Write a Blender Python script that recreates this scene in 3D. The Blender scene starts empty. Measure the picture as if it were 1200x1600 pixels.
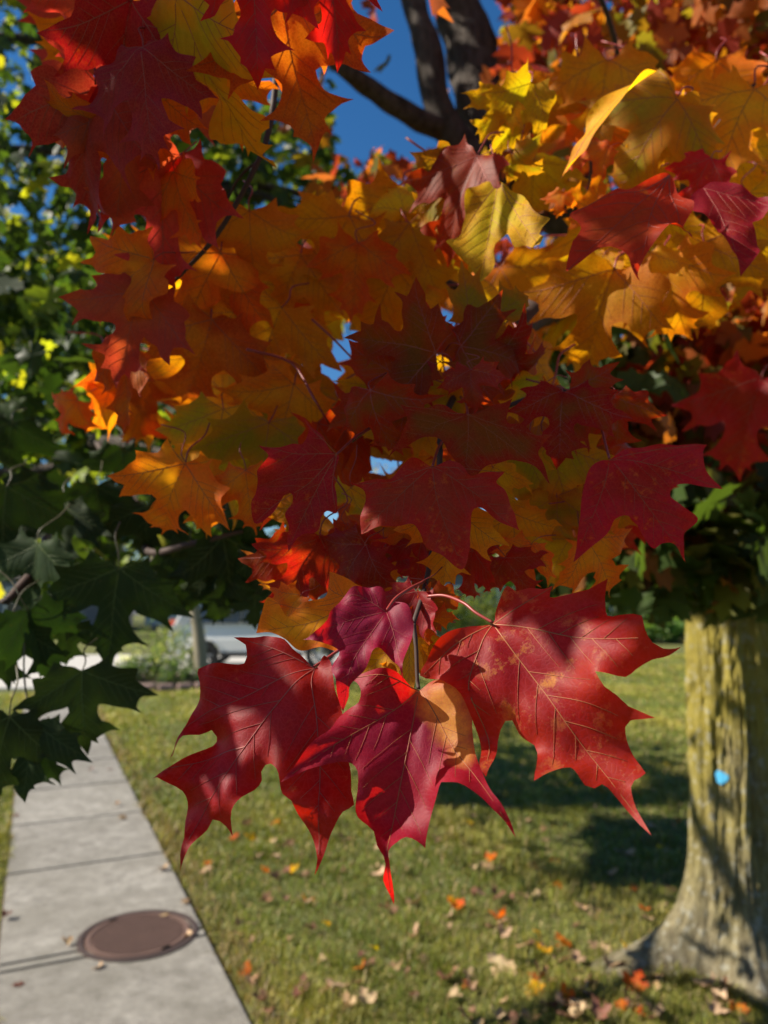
import bpy, bmesh, math, random
import numpy as np
from mathutils import Vector, Matrix, noise
from mathutils.geometry import delaunay_2d_cdt

# ------------------------------------------------------------------ camera, sky, sun, exposure
S = bpy.context.scene
COL = S.collection
R = math.radians
F, CH, HY = 1164.0, 1.75, 935.0
PITCH = math.atan((HY - 800) / F)
cam = bpy.data.cameras.new('camera')
cam.sensor_fit = 'VERTICAL'; cam.sensor_height = 36; cam.sensor_width = 27
cam.lens = F / 1600 * 36
cam.clip_start = 0.02; cam.clip_end = 3000
cam.dof.use_dof = True; cam.dof.focus_distance = 0.45; cam.dof.aperture_fstop = 7.4
camo = bpy.data.objects.new('camera', cam); COL.objects.link(camo)
camo.location = (0, 0, CH); camo.rotation_euler = (math.pi / 2 + PITCH, 0, 0)
S.camera = camo

SUN = Vector((-0.76, -0.07, 0.63)).normalized()          # direction towards the sun
W = bpy.data.worlds.new('World'); S.world = W; W.use_nodes = True
nt = W.node_tree
sky = nt.nodes.new('ShaderNodeTexSky'); sky.sky_type = 'NISHITA'; sky.sun_disc = False
sky.sun_elevation = math.asin(SUN.z); sky.sun_rotation = math.atan2(SUN.x, SUN.y)
sky.air_density = 1.0; sky.dust_density = 0.0; sky.ozone_density = 5.0
bg = nt.nodes['Background']; bg.inputs['Strength'].default_value = 0.062
hs = nt.nodes.new('ShaderNodeHueSaturation'); hs.inputs['Saturation'].default_value = 1.22
nt.links.new(sky.outputs[0], hs.inputs['Color']); nt.links.new(hs.outputs[0], bg.inputs[0])
sl = bpy.data.lights.new('sun', 'SUN'); sl.energy = 5.0; sl.angle = R(0.53); sl.color = (1, 0.91, 0.78)
so = bpy.data.objects.new('sun', sl); COL.objects.link(so); so.location = SUN * 30
so.rotation_euler = SUN.to_track_quat('Z', 'Y').to_euler()
S.view_settings.view_transform = 'Standard'; S.view_settings.look = 'None'
S.view_settings.exposure = 1.05; S.view_settings.gamma = 1
S.view_settings.use_curve_mapping = False
S.render.engine = 'CYCLES'
S.cycles.max_bounces = 7; S.cycles.diffuse_bounces = 5; S.cycles.transmission_bounces = 5; S.cycles.glossy_bounces = 3
S.cycles.sample_clamp_indirect = 6; S.cycles.caustics_reflective = False; S.cycles.caustics_refractive = False
S.cycles.use_denoising = True

rnd = random.Random(7)
rng = np.random.default_rng(7)
FW = Vector((0, math.cos(PITCH), math.sin(PITCH))); UP = Vector((0, -math.sin(PITCH), math.cos(PITCH))); RT = Vector((1, 0, 0))
CAM = Vector((0, 0, CH))
FWn, UPn, RTn, CAMn = (np.array(v) for v in (FW, UP, RT, CAM))

def at(px, py, z):          # a point of the place that the photo shows at a pixel, z metres deep
    return CAM + z * (FW + (px - 600) / F * RT - (py - 800) / F * UP)
def ground(px, py):
    d = FW + (px - 600) / F * RT - (py - 800) / F * UP
    return CAM + d * (-CH / d.z)
def project(P):             # (n,3) -> px, py, depth
    q = P - CAMn
    z = q @ FWn
    zz = np.where(np.abs(z) < 1e-4, 1e-4, z)
    return 600 + F * (q @ RTn) / zz, 800 - F * (q @ UPn) / zz, z

# ------------------------------------------------------------------ object helpers
def tag(o, label=None, cat=None, group=None, kind=None):
    if label: o['label'] = label
    if cat: o['category'] = cat
    if group: o['group'] = group
    if kind: o['kind'] = kind
    return o
def empty(name, loc, label, cat, group=None):
    o = bpy.data.objects.new(name, None); COL.objects.link(o); o.location = loc
    o.empty_display_size = 0.1
    return tag(o, label, cat, group)
def link(name, me, parent=None, mat=None, keep=True):
    """link a mesh object; world-space meshes keep their place under the parent"""
    o = bpy.data.objects.new(name, me); COL.objects.link(o)
    if mat is not None and len(me.materials) == 0: me.materials.append(mat)
    if parent is not None:
        o.parent = parent
        if keep: o.matrix_parent_inverse = Matrix.Translation(parent.location).inverted() if parent.type == 'EMPTY' and not any(parent.rotation_euler) else parent.matrix_basis.inverted()
    return o
def mesh(name, v, f, smooth=False):
    me = bpy.data.meshes.new(name); me.from_pydata([tuple(p) for p in v], [], f); me.update()
    if smooth: me.polygons.foreach_set('use_smooth', [True] * len(me.polygons))
    return me
def np_mesh(name, V, Fc, smooth=False, col=None):
    """V (n,3), Fc (m,3|4) uniform faces, col per vertex (n,3)"""
    me = bpy.data.meshes.new(name)
    V = np.ascontiguousarray(V, dtype=np.float32); Fc = np.ascontiguousarray(Fc, dtype=np.int32)
    k = Fc.shape[1]
    me.vertices.add(len(V)); me.vertices.foreach_set('co', V.ravel())
    me.loops.add(Fc.size); me.loops.foreach_set('vertex_index', Fc.ravel())
    me.polygons.add(len(Fc)); me.polygons.foreach_set('loop_start', np.arange(0, Fc.size, k, dtype=np.int32))
    if smooth: me.polygons.foreach_set('use_smooth', np.ones(len(Fc), dtype=bool))
    if col is not None:
        a = me.color_attributes.new('pigment', 'FLOAT_COLOR', 'POINT')
        c = np.ones((len(V), 4), dtype=np.float32); c[:, :3] = col
        a.data.foreach_set('color', c.ravel())
    me.update(calc_edges=True); me.validate()
    return me
def bm_mesh(name, bm, smooth=False):
    me = bpy.data.meshes.new(name); bm.normal_update(); bm.to_mesh(me); bm.free()
    if smooth: me.polygons.foreach_set('use_smooth', [True] * len(me.polygons))
    return me
def box_bm(bm, cx, cy, cz, sx, sy, sz, rz=0, bevel=0):
    r = bmesh.ops.create_cube(bm, size=1)
    vs = r['verts']
    bmesh.ops.scale(bm, vec=(sx, sy, sz), verts=vs)
    if bevel:
        es = list({e for v in vs for e in v.link_edges})
        vs = list({v for f in bmesh.ops.bevel(bm, geom=es, offset=bevel, segments=1, affect='EDGES')['faces'] for v in f.verts} | {v for v in vs if v.is_valid})
    bmesh.ops.rotate(bm, cent=(0, 0, 0), matrix=Matrix.Rotation(rz, 3, 'Z'), verts=vs)
    bmesh.ops.translate(bm, vec=(cx, cy, cz), verts=vs)
    return vs
def box(name, c, s, mat, parent=None, rz=0, bevel=0):
    bm = bmesh.new(); box_bm(bm, *c, *s, rz, bevel)
    return link(name, bm_mesh(name, bm), parent, mat)
def catmull(pts, n):
    P = [Vector(p) for p in pts]; P = [2 * P[0] - P[1]] + P + [2 * P[-1] - P[-2]]
    out = []
    for i in range(1, len(P) - 2):
        for k in range(n):
            t = k / n; a, b, c, d = P[i - 1:i + 3]
            out.append(0.5 * ((2 * b) + (-a + c) * t + (2 * a - 5 * b + 4 * c - d) * t * t + (-a + 3 * b - 3 * c + d) * t ** 3))
    out.append(P[-2]); return out
def tube_arrays(pts, radii, sides=8, rough=0.0, base=0):
    V, Fc = [], []
    up = Vector((0.13, 0.27, 1)).normalized()
    for i, p in enumerate(pts):
        t = (pts[min(i + 1, len(pts) - 1)] - pts[max(i - 1, 0)]).normalized()
        a = t.cross(up)
        if a.length < 0.05: a = t.cross(Vector((1, 0, 0)))
        a.normalize(); b = t.cross(a)
        for k in range(sides):
            an = 2 * math.pi * k / sides
            r = radii[i]
            if rough: r *= 1 + rough * noise.noise(Vector((p.x * 9 + 3 * math.cos(an), p.y * 9 + 3 * math.sin(an), p.z * 6)))
            V.append(p + (a * math.cos(an) + b * math.sin(an)) * r)
    for i in range(len(pts) - 1):
        for k in range(sides):
            k2 = (k + 1) % sides
            Fc.append((base + i * sides + k, base + i * sides + k2, base + (i + 1) * sides + k2, base + (i + 1) * sides + k))
    return V, Fc
def tube_mesh(name, pts, r0, r1, sides=8, n=6, rough=0.0):
    P = catmull(pts, n)
    rr = [r0 + (r1 - r0) * i / (len(P) - 1) for i in range(len(P))]
    V, Fc = tube_arrays(P, rr, sides, rough)
    Fc.append(tuple(range(len(V) - sides, len(V))))
    Fc.append(tuple(reversed(range(sides))))
    return mesh(name, V, Fc, True)

# ------------------------------------------------------------------ materials
class NT:
    def __init__(s, name):
        s.m = bpy.data.materials.new(name); s.m.use_nodes = True; s.t = s.m.node_tree
        s.t.nodes.clear(); s.out = s.t.nodes.new('ShaderNodeOutputMaterial')
    def n(s, typ, **kw):
        nd = s.t.nodes.new('ShaderNode' + typ)
        for k, v in kw.items():
            if k.startswith('i_'):
                key = k[2:].replace('_', ' ')
                nd.inputs[key].default_value = v
            else: setattr(nd, k, v)
        return nd
    def l(s, a, b): s.t.links.new(a, b)
    def mix(s, fac, a, b, typ='MIX'):
        m = s.n('MixRGB', blend_type=typ)
        for sock, v in zip(m.inputs, (fac, a, b)):
            if isinstance(v, (int, float)): sock.default_value = v
            elif isinstance(v, tuple): sock.default_value = (*v[:3], 1)
            else: s.l(v, sock)
        return m.outputs[0]
    def math(s, op, a, b=0.0, c=None):
        m = s.n('Math', operation=op)
        for sock, v in zip(m.inputs, (a, b, c)):
            if v is None: continue
            if isinstance(v, (int, float)): sock.default_value = v
            else: s.l(v, sock)
        return m.outputs[0]
    def ramp(s, src, lo, hi):
        m = s.n('MapRange'); m.inputs[1].default_value = lo; m.inputs[2].default_value = hi
        s.l(src, m.inputs[0]); return m.outputs[0]
    def noise(s, scale, detail=4, vec=None, rough=0.55, off=None):
        nz = s.n('TexNoise'); nz.inputs['Scale'].default_value = scale; nz.inputs['Detail'].default_value = detail
        nz.inputs['Roughness'].default_value = rough
        if vec is not None: s.l(vec, nz.inputs['Vector'])
        return nz.outputs[0]
    def scaled(s, vec, sc):
        m = s.n('Mapping'); m.inputs['Scale'].default_value = sc; s.l(vec, m.inputs[0]); return m.outputs[0]
    def bsdf(s, col, rough=0.6, spec=0.4, **kw):
        b = s.n('BsdfPrincipled')
        for k, v in (('Base Color', col), ('Roughness', rough), ('Specular IOR Level', spec)):
            if isinstance(v, tuple): b.inputs[k].default_value = (*v[:3], 1)
            elif isinstance(v, (int, float)): b.inputs[k].default_value = v
            else: s.l(v, b.inputs[k])
        for k, v in kw.items(): b.inputs[k.replace('_', ' ')].default_value = v
        return b
    def bump(s, b, h, strength=0.3, dist=0.01):
        bp = s.n('Bump'); bp.inputs['Strength'].default_value = strength; bp.inputs['Distance'].default_value = dist
        s.l(h, bp.inputs['Height']); s.l(bp.outputs[0], b.inputs['Normal'])
    def done(s, sh): s.l(sh, s.out.inputs[0]); return s.m

def leaf_material(name, inner, outer, spot=None, tr=0.5, rough=0.60, spec=0.16, tboost=(2.3, 1.9, 0.7)):
    """blade: pigment runs from the veins (inner) to the margin (outer); light passes through"""
    s = NT(name)
    mk = s.n('Attribute', attribute_name='mask'); sep = s.n('SeparateColor'); s.l(mk.outputs['Color'], sep.inputs[0])
    uv = s.n('TexCoord').outputs['UV']
    oi = s.n('ObjectInfo')
    vec = s.n('VectorMath', operation='ADD'); s.l(uv, vec.inputs[0])
    ofs = s.n('CombineXYZ'); s.l(s.math('MULTIPLY', oi.outputs['Random'], 37.0), ofs.inputs[0]); s.l(ofs.outputs[0], vec.inputs[1])
    v = vec.outputs[0]
    big = s.noise(2.2, 3, v); fine = s.noise(26, 3, v)
    f = s.math('ADD', s.math('MULTIPLY', sep.outputs[0], 0.75), s.math('MULTIPLY', s.math('SUBTRACT', big, 0.5), 2.6))
    f = s.ramp(f, 0.05, 0.75)
    col = s.mix(f, outer, inner)
    if spot:
        sp = s.math('MULTIPLY', s.ramp(s.noise(9, 5, v, 0.75), 0.54, 0.66), s.ramp(s.noise(1.7, 1, v), 0.44, 0.6))
        col = s.mix(s.math('MULTIPLY', sp, 0.85), col, spot)
    col = s.mix(s.ramp(s.math('ADD', s.math('MULTIPLY', sep.outputs[2], 1.25), s.math('MULTIPLY', s.math('SUBTRACT', s.noise(11, 5, v, 0.7), 0.62), 1.3)), 0.0, 1.0), col, (0.50, 0.22, 0.045))
    # darker flecks and small blemishes
    bl = s.ramp(s.noise(60, 2, v), 0.70, 0.76)
    col = s.mix(s.math('MULTIPLY', bl, 0.35), col, (0.05, 0.02, 0.01))
    hv = s.n('HueSaturation'); s.l(col, hv.inputs['Color'])
    s.l(s.math('MULTIPLY', s.math('ADD', 0.80, s.math('MULTIPLY', fine, 0.4)), s.math('ADD', 0.72, s.math('MULTIPLY', s.math('FRACT', s.math('MULTIPLY', oi.outputs['Random'], 7.31)), 0.56))), hv.inputs['Value'])
    s.l(s.math('ADD', 0.484, s.math('MULTIPLY', oi.outputs['Random'], 0.032)), hv.inputs['Hue'])
    col = hv.outputs[0]
    # reticulate veinlets
    vo = s.n('TexVoronoi', feature='DISTANCE_TO_EDGE'); vo.inputs['Scale'].default_value = 42
    wv = s.n('VectorMath', operation='ADD'); s.l(v, wv.inputs[0])
    nz = s.n('TexNoise'); nz.inputs['Scale'].default_value = 9; s.l(v, nz.inputs['Vector'])
    sc = s.n('VectorMath', operation='SCALE'); sc.inputs['Scale'].default_value = 0.05; s.l(nz.outputs['Color'], sc.inputs[0])
    s.l(sc.outputs[0], wv.inputs[1]); s.l(wv.outputs[0], vo.inputs['Vector'])
    ve = s.ramp(vo.outputs['Distance'], 0.0, 0.14)
    col = s.mix(s.math('MULTIPLY', s.math('SUBTRACT', 1.0, ve), 0.22), col, tuple(min(1, c * 1.5 + 0.03) for c in inner))
    b = s.bsdf(col, rough, spec)
    h = s.math('ADD', s.math('MULTIPLY', ve, 0.6), s.math('MULTIPLY', fine, 0.5))
    s.bump(b, h, 0.13, 0.0008)
    tl = s.n('BsdfTranslucent')
    mu = s.mix(1.0, col, tuple(t / 2.5 for t in tboost), 'MULTIPLY')
    mb = s.n('VectorMath', operation='SCALE'); mb.inputs['Scale'].default_value = 2.5; s.l(mu, mb.inputs[0])
    s.l(mb.outputs[0], tl.inputs['Color'])
    mx = s.n('MixShader'); mx.inputs[0].default_value = tr; s.l(b.outputs[0], mx.inputs[1]); s.l(tl.outputs[0], mx.inputs[2])
    return s.done(mx.outputs[0])

def foliage_material(name, tr=0.5, tb=(2.2, 2.2, 0.7)):
    s = NT(name)
    c = s.n('Attribute', attribute_name='pigment').outputs['Color']
    b = s.bsdf(c, 0.5, 0.35)
    tl = s.n('BsdfTranslucent')
    mu = s.mix(1.0, c, tuple(t / 2.5 for t in tb), 'MULTIPLY')
    mb = s.n('VectorMath', operation='SCALE'); mb.inputs['Scale'].default_value = 2.5; s.l(mu, mb.inputs[0]); s.l(mb.outputs[0], tl.inputs['Color'])
    mx = s.n('MixShader'); mx.inputs[0].default_value = tr; s.l(b.outputs[0], mx.inputs[1]); s.l(tl.outputs[0], mx.inputs[2])
    return s.done(mx.outputs[0])

def plain(name, col, rough=0.6, spec=0.4, var=0.25, scale=20, bump=0.2, bd=0.004, **kw):
    s = NT(name); o = s.n('TexCoord').outputs['Object']
    n1 = s.noise(scale, 5, o); n2 = s.noise(scale * 0.13, 3, o)
    f = s.math('ADD', s.math('MULTIPLY', n1, 0.6), s.math('MULTIPLY', n2, 0.6))
    c = s.mix(f, tuple(x * (1 - var) for x in col), tuple(min(1, x * (1 + var * 0.7)) for x in col))
    b = s.bsdf(c, rough, spec, **kw)
    if bump: s.bump(b, n1, bump, bd)
    return s.done(b.outputs[0])

def concrete_material():
    s = NT('concrete'); o = s.n('TexCoord').outputs['Object']
    g = s.noise(240, 3, o, 0.7); m_ = s.noise(14, 6, o, 0.65); L = s.noise(1.7, 4, o)
    c = s.mix(s.ramp(m_, 0.3, 0.7), (0.14, 0.13, 0.112), (0.31, 0.295, 0.262))
    c = s.mix(s.math('MULTIPLY', s.ramp(L, 0.42, 0.62), 0.6), c, (0.15, 0.14, 0.115))
    c = s.mix(s.math('MULTIPLY', s.ramp(g, 0.52, 0.66), 0.75), c, (0.10, 0.092, 0.082))
    c = s.mix(s.math('MULTIPLY', s.ramp(g, 0.42, 0.30), 0.4), c, (0.44, 0.42, 0.38))
    oi = s.n('ObjectInfo'); hv = s.n('HueSaturation'); s.l(c, hv.inputs['Color'])
    s.l(s.math('ADD', 0.9, s.math('MULTIPLY', oi.outputs['Random'], 0.2)), hv.inputs['Value'])
    b = s.bsdf(hv.outputs[0], 0.85, 0.25); s.bump(b, s.math('ADD', g, m_), 0.45, 0.004)
    return s.done(b.outputs[0])

def lawn_material():
    s = NT('lawn'); o = s.n('TexCoord').outputs['Object']
    a = s.noise(1.1, 5, o); b_ = s.noise(45, 4, o, 0.7); d = s.noise(9, 4, o)
    c = s.mix(s.ramp(b_, 0.3, 0.7), (0.065, 0.075, 0.022), (0.17, 0.18, 0.05))
    c = s.mix(s.math('MULTIPLY', s.ramp(d, 0.5, 0.7), 0.6), c, (0.19, 0.155, 0.085))
    c = s.mix(s.math('MULTIPLY', s.ramp(a, 0.5, 0.7), 0.4), c, (0.10, 0.095, 0.035))
    b = s.bsdf(c, 0.9, 0.15); s.bump(b, b_, 0.8, 0.03)
    return s.done(b.outputs[0])

def bark_material(name, lichen=True):
    s = NT(name); o = s.n('TexCoord').outputs['Object']
    st = s.noise(34, 6, s.scaled(o, (1, 1, 0.3)), 0.68); fn = s.noise(150, 4, o, 0.7); L = s.noise(3.2, 4, s.scaled(o, (1, 1, 0.45)))
    c = s.mix(s.ramp(st, 0.32, 0.68), (0.085, 0.068, 0.047), (0.28, 0.25, 0.185)) if lichen else s.mix(s.ramp(st, 0.32, 0.68), (0.03, 0.025, 0.02), (0.12, 0.10, 0.085))
    if lichen:
        pos = s.n('SeparateXYZ'); s.l(o, pos.inputs[0])
        hgt = s.ramp(pos.outputs[2], -0.15, 1.0)
        yl = s.math('MULTIPLY', s.ramp(s.math('ADD', L, s.math('MULTIPLY', st, 0.45)), 0.42, 0.72), hgt)
        c = s.mix(s.math('MULTIPLY', yl, 0.72), c, (0.37, 0.30, 0.03))
        c = s.mix(s.math('MULTIPLY', s.ramp(s.noise(9, 5, s.scaled(o, (1, 1, 0.3)), 0.7), 0.52, 0.68), 0.55), c, (0.075, 0.07, 0.03))
        gr = s.math('MULTIPLY', s.ramp(s.noise(26, 4, o), 0.56, 0.64), 0.6)
        c = s.mix(gr, c, (0.36, 0.36, 0.30))
    b = s.bsdf(c, 0.9, 0.2); s.bump(b, s.math('ADD', st, s.math('MULTIPLY', fn, 0.4)), 1.0, 0.02)
    return s.done(b.outputs[0])

LM = {
 'crimson':  leaf_material('leaf_crimson', (0.19, 0.005, 0.030), (0.26, 0.006, 0.020), tboost=(3.0, 1.4, 0.25), rough=0.54, spec=0.30),
 'speckled': leaf_material('leaf_speckled', (0.20, 0.006, 0.026), (0.26, 0.007, 0.020), (0.42, 0.13, 0.02), tboost=(3.0, 1.4, 0.25), rough=0.54, spec=0.28),
 'scarlet':  leaf_material('leaf_scarlet', (0.22, 0.026, 0.006), (0.28, 0.012, 0.006), (0.36, 0.12, 0.012), tboost=(2.9, 1.9, 0.5), rough=0.52, spec=0.28),
 'darkred':  leaf_material('leaf_dark_red', (0.16, 0.055, 0.006), (0.24, 0.016, 0.005), tboost=(2.8, 1.9, 0.5)),
 'maroon':   leaf_material('leaf_maroon', (0.31, 0.060, 0.030), (0.31, 0.030, 0.030), tboost=(2.3, 1.6, 0.7)),
 'rust':     leaf_material('leaf_rust', (0.45, 0.150, 0.014), (0.46, 0.080, 0.010), tboost=(2.1, 2.1, 0.5)),
 'orange':   leaf_material('leaf_orange', (0.54, 0.190, 0.010), (0.54, 0.100, 0.008), tboost=(1.8, 2.1, 0.5)),
 'amber':    leaf_material('leaf_amber', (0.52, 0.250, 0.010), (0.52, 0.160, 0.008), tboost=(1.9, 2.2, 0.4)),
 'gold':     leaf_material('leaf_gold', (0.62, 0.430, 0.015), (0.60, 0.270, 0.012), tboost=(1.6, 1.9, 0.4)),
 'olive':    leaf_material('leaf_olive', (0.23, 0.20, 0.012), (0.40, 0.17, 0.010), tboost=(2.2, 2.2, 0.5)),
 'green':    leaf_material('leaf_green', (0.016, 0.030, 0.008), (0.020, 0.036, 0.008), tboost=(1.8, 2.1, 0.5), tr=0.18),  # near-black tones: shade on the silhouetted leaves put into the colour
 'dry':      leaf_material('leaf_dry', (0.36, 0.25, 0.14), (0.30, 0.17, 0.09), tr=0.2, tboost=(1.2, 1.0, 0.8)),
 'pale':     leaf_material('leaf_pale', (0.48, 0.35, 0.21), (0.42, 0.27, 0.16), tr=0.2, tboost=(1.2, 1.0, 0.8)),
 'brown':    leaf_material('leaf_brown', (0.15, 0.085, 0.05), (0.19, 0.08, 0.05), tr=0.15, tboost=(1.2, 1.0, 0.8)),
}
M_VEIN = {
 'red': plain('vein_red', (0.30, 0.07, 0.05), 0.5, 0.3, 0.2, 200, 0), 'tan': plain('vein_tan', (0.30, 0.095, 0.035), 0.5, 0.3, 0.2, 200, 0),
 'green': plain('vein_green', (0.10, 0.14, 0.04), 0.5, 0.3, 0.2, 200, 0)}
M_PET = {'red': plain('petiole_red', (0.24, 0.035, 0.03), 0.4, 0.4, 0.2, 120, 0), 'green': plain('petiole_green', (0.07, 0.065, 0.03), 0.45, 0.4, 0.2, 120, 0)}
M_FOL = foliage_material('foliage'); M_CONC = concrete_material(); M_LAWN = lawn_material()
M_BARK = bark_material('maple_bark'); M_BARK2 = bark_material('dark_bark', False)  # second bark darkened: shade on the limbs put into its colour
M_TWIG = plain('twig', (0.055, 0.035, 0.028), 0.7, 0.3, 0.4, 90, 0.4, 0.001)

# ------------------------------------------------------------------ leaf shapes
def smooth_outline(pts, step):
    """pointed tips stay sharp, the bays between them are rounded"""
    P = np.array(pts, float); n = len(P)
    sharp = []
    for i in range(n):
        a = P[i - 1] - P[i]; b = P[(i + 1) % n] - P[i]
        c = a @ b / (np.linalg.norm(a) * np.linalg.norm(b) + 1e-9)
        sharp.append(c > 0.25)
    out = []
    for i in range(n):
        p1, p2 = P[i], P[(i + 1) % n]
        p0 = 2 * p1 - p2 if sharp[i] else P[i - 1]
        p3 = 2 * p2 - p1 if sharp[(i + 1) % n] else P[(i + 2) % n]
        m1 = (p2 - p0) * 0.5; m2 = (p3 - p1) * 0.5
        d = np.linalg.norm(p2 - p1)
        for m in (m1, m2):
            l = np.linalg.norm(m)
            if l > d: m *= d / l
        k = max(1, int(round(d / step)))
        for j in range(k):
            t = j / k
            out.append((2 * t**3 - 3 * t**2 + 1) * p1 + (t**3 - 2 * t**2 + t) * m1 + (-2 * t**3 + 3 * t**2) * p2 + (t**3 - t**2) * m2)
    return np.array(out)
def inside(P, O):
    x, y = P[:, 0:1], P[:, 1:2]
    a = O; b = np.roll(O, -1, 0)
    c = ((a[:, 1] > y) != (b[:, 1] > y)) & (x < (b[:, 0] - a[:, 0]) * (y - a[:, 1]) / (b[:, 1] - a[:, 1] + 1e-12) + a[:, 0])
    return c.sum(1) % 2 == 1
def seg_dist(P, A, B):
    d = (B - A).astype(np.float32); L2 = (d * d).sum(1) + 1e-12; A = A.astype(np.float32); P = P.astype(np.float32)
    out = np.empty(len(P))
    for i in range(0, len(P), 400):
        q = P[i:i + 400]
        rx = q[:, 0:1] - A[:, 0]; ry = q[:, 1:2] - A[:, 1]
        t = np.minimum(np.maximum((rx * d[:, 0] + ry * d[:, 1]) / L2, 0), 1)
        rx -= t * d[:, 0]; ry -= t * d[:, 1]
        out[i:i + 400] = np.sqrt((rx * rx + ry * ry).min(1))
    return out
def wav(P, r, freq, n=7):
    o = np.zeros(len(P))
    for k in range(n):
        a = r.uniform(0, 6.283); f = freq * r.uniform(0.6, 1.7)
        o += np.sin((P[:, 0] * math.cos(a) + P[:, 1] * math.sin(a)) * f + r.uniform(0, 6.283)) / n
    return o * 1.6
def side_veins(mains, O):
    """secondary veins leave each main vein at about 40 degrees and stop short of the margin"""
    A = O; B = np.roll(O, -1, 0)
    mp = [np.array(m, float) for m in mains]
    res = []
    for mi, m in enumerate(mp):
        L = np.linalg.norm(np.diff(m, axis=0), axis=1).sum()
        if L < 0.3: continue
        cum = np.concatenate([[0], np.cumsum(np.linalg.norm(np.diff(m, axis=0), axis=1))])
        for q, t in enumerate(np.linspace(0.24, 0.86, 6 if L > 0.7 else 5)):
            for sgn in (-1, 1):
                tt = (t + 0.03 * sgn) * L
                p = np.array([np.interp(tt, cum, m[:, 0]), np.interp(tt, cum, m[:, 1])])
                p2 = np.array([np.interp(tt + 0.02, cum, m[:, 0]), np.interp(tt + 0.02, cum, m[:, 1])])
                d = p2 - p; d /= np.linalg.norm(d) + 1e-9
                ang = sgn * (0.72); path = [p]; cur = p.copy()
                for k in range(30):
                    dd = np.array([d[0] * math.cos(ang) - d[1] * math.sin(ang), d[0] * math.sin(ang) + d[1] * math.cos(ang)])
                    cur = cur + dd * 0.022; ang *= 0.985
                    c1 = cur[None]
                    if not inside(c1, O)[0] or seg_dist(c1, A, B)[0] < 0.02: break
                    if k > 1 and any(np.hypot(*(o_ - cur).T).min() < 0.026 for o_ in res): break
                    if k > 2 and any(seg_dist(c1, o[:-1], o[1:])[0] < 0.02 for oi_, o in enumerate(mp) if oi_ != mi): break
                    path.append(cur.copy())
                if len(path) > 3: res.append(np.array(path))
    return res
def build_leaf(name, outline, mains, seed, step=0.034, fold=0.12, bend=0.5, side=0.15, wave=0.035, curl=0.3, quilt=0.010, vw=0.0075, patch=None, secs=True, edge=0.75):
    """unit leaf: base at origin, midrib along +Y, length about 1. returns blade mesh, vein mesh"""
    r = random.Random(seed)
    O = smooth_outline(outline, step)
    # small irregular wear along the margin
    nrm = np.roll(O, -1, 0) - np.roll(O, 1, 0); nrm = np.stack([nrm[:, 1], -nrm[:, 0]], 1); nrm /= np.linalg.norm(nrm, axis=1)[:, None] + 1e-9
    O = O + nrm * (wav(O, r, 26) * 0.004)[:, None]
    mn, mx = O.min(0), O.max(0)
    gx, gy = np.meshgrid(np.arange(mn[0], mx[0], step), np.arange(mn[1], mx[1], step * 0.87))
    gx = gx + (np.arange(gx.shape[0]) % 2)[:, None] * step * 0.5
    G = np.stack([gx.ravel(), gy.ravel()], 1)
    G = G[inside(G, O)]
    A, B = O, np.roll(O, -1, 0)
    G = G[seg_dist(G, A, B) > step * 0.45]
    n = len(O)
    vv, _, ff, _, _, _ = delaunay_2d_cdt([Vector(p) for p in np.concatenate([O, G])], [(i, (i + 1) % n) for i in range(n)], [], 1, 1e-5)
    P = np.array([tuple(v) for v in vv])
    mp = [np.array(m, float) for m in mains]
    mains_s = []
    for m in mp:
        q = catmull([(*p, 0) for p in m], 5) if len(m) > 1 else []
        mains_s.append(np.array([(a.x, a.y) for a in q]))
    se = side_veins(mains_s, O) if secs else []
    VA = np.concatenate([m[:-1] for m in mains_s]); VB = np.concatenate([m[1:] for m in mains_s])
    SA = np.concatenate([m[:-1] for m in se]) if se else VA; SB = np.concatenate([m[1:] for m in se]) if se else VB
    seedw = r.random()
    ctr = np.array([0, 0.4])
    w1, w2, w3 = random.Random(seed + 1), random.Random(seed + 2), random.Random(seed + 3)
    def lift(Q):
        dm = seg_dist(Q, VA, VB); ds = np.minimum(seg_dist(Q, SA, SB), dm)
        md = seg_dist(Q, A, B)
        rim = np.exp(-md / 0.08)
        rr = np.hypot(*(Q - ctr).T)
        z = fold * np.abs(Q[:, 0]) - side * Q[:, 0] ** 2
        z = z + wave * wav(Q, random.Random(seed + 1), 5.0)
        z = z + wave * edge * rim * wav(Q, random.Random(seed + 2), 16.0)
        z = z + curl * np.clip(rr - 0.42, 0, 1) ** 2 * (0.4 + 1.3 * np.sin(np.arctan2(Q[:, 0], Q[:, 1] - 0.4) * 2 + seed))
        z = z + quilt * np.clip(np.maximum(dm, step * .55) / 0.075, 0, 1) + quilt * 0.8 * np.clip(np.maximum(ds, step * .55) / 0.05, 0, 1)
        return z, dm, md
    def place(Q, z):
        y = Q[:, 1]; k = bend if abs(bend) > 1e-3 else 1e-3
        # bend the blade along an arc backwards (away from its upper face)
        yy = np.sin(k * y) / k - z * 0 ; zz = -(1 - np.cos(k * y)) / k
        return np.stack([Q[:, 0], yy + z * np.sin(k * y), zz + z * np.cos(k * y)], 1)
    z, dm, md = lift(P)
    V = place(P, z)
    me = mesh(name, V, [tuple(f) for f in ff], True)
    ca = me.color_attributes.new('mask', 'FLOAT_COLOR', 'POINT')
    mk = np.zeros((len(P), 4), np.float32)
    mk[:, 0] = np.clip(md / 0.22, 0, 1); mk[:, 1] = np.exp(-dm / 0.03); mk[:, 3] = 1
    if patch is not None:
        for (cx, cy, rad) in patch:
            d = np.hypot(P[:, 0] - cx, P[:, 1] - cy) / rad + 0.25 * wav(P, w3, 9.0)
            mk[:, 2] = np.maximum(mk[:, 2], np.clip(1.35 - d, 0, 1))
    ca.data.foreach_set('color', mk.ravel())
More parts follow.
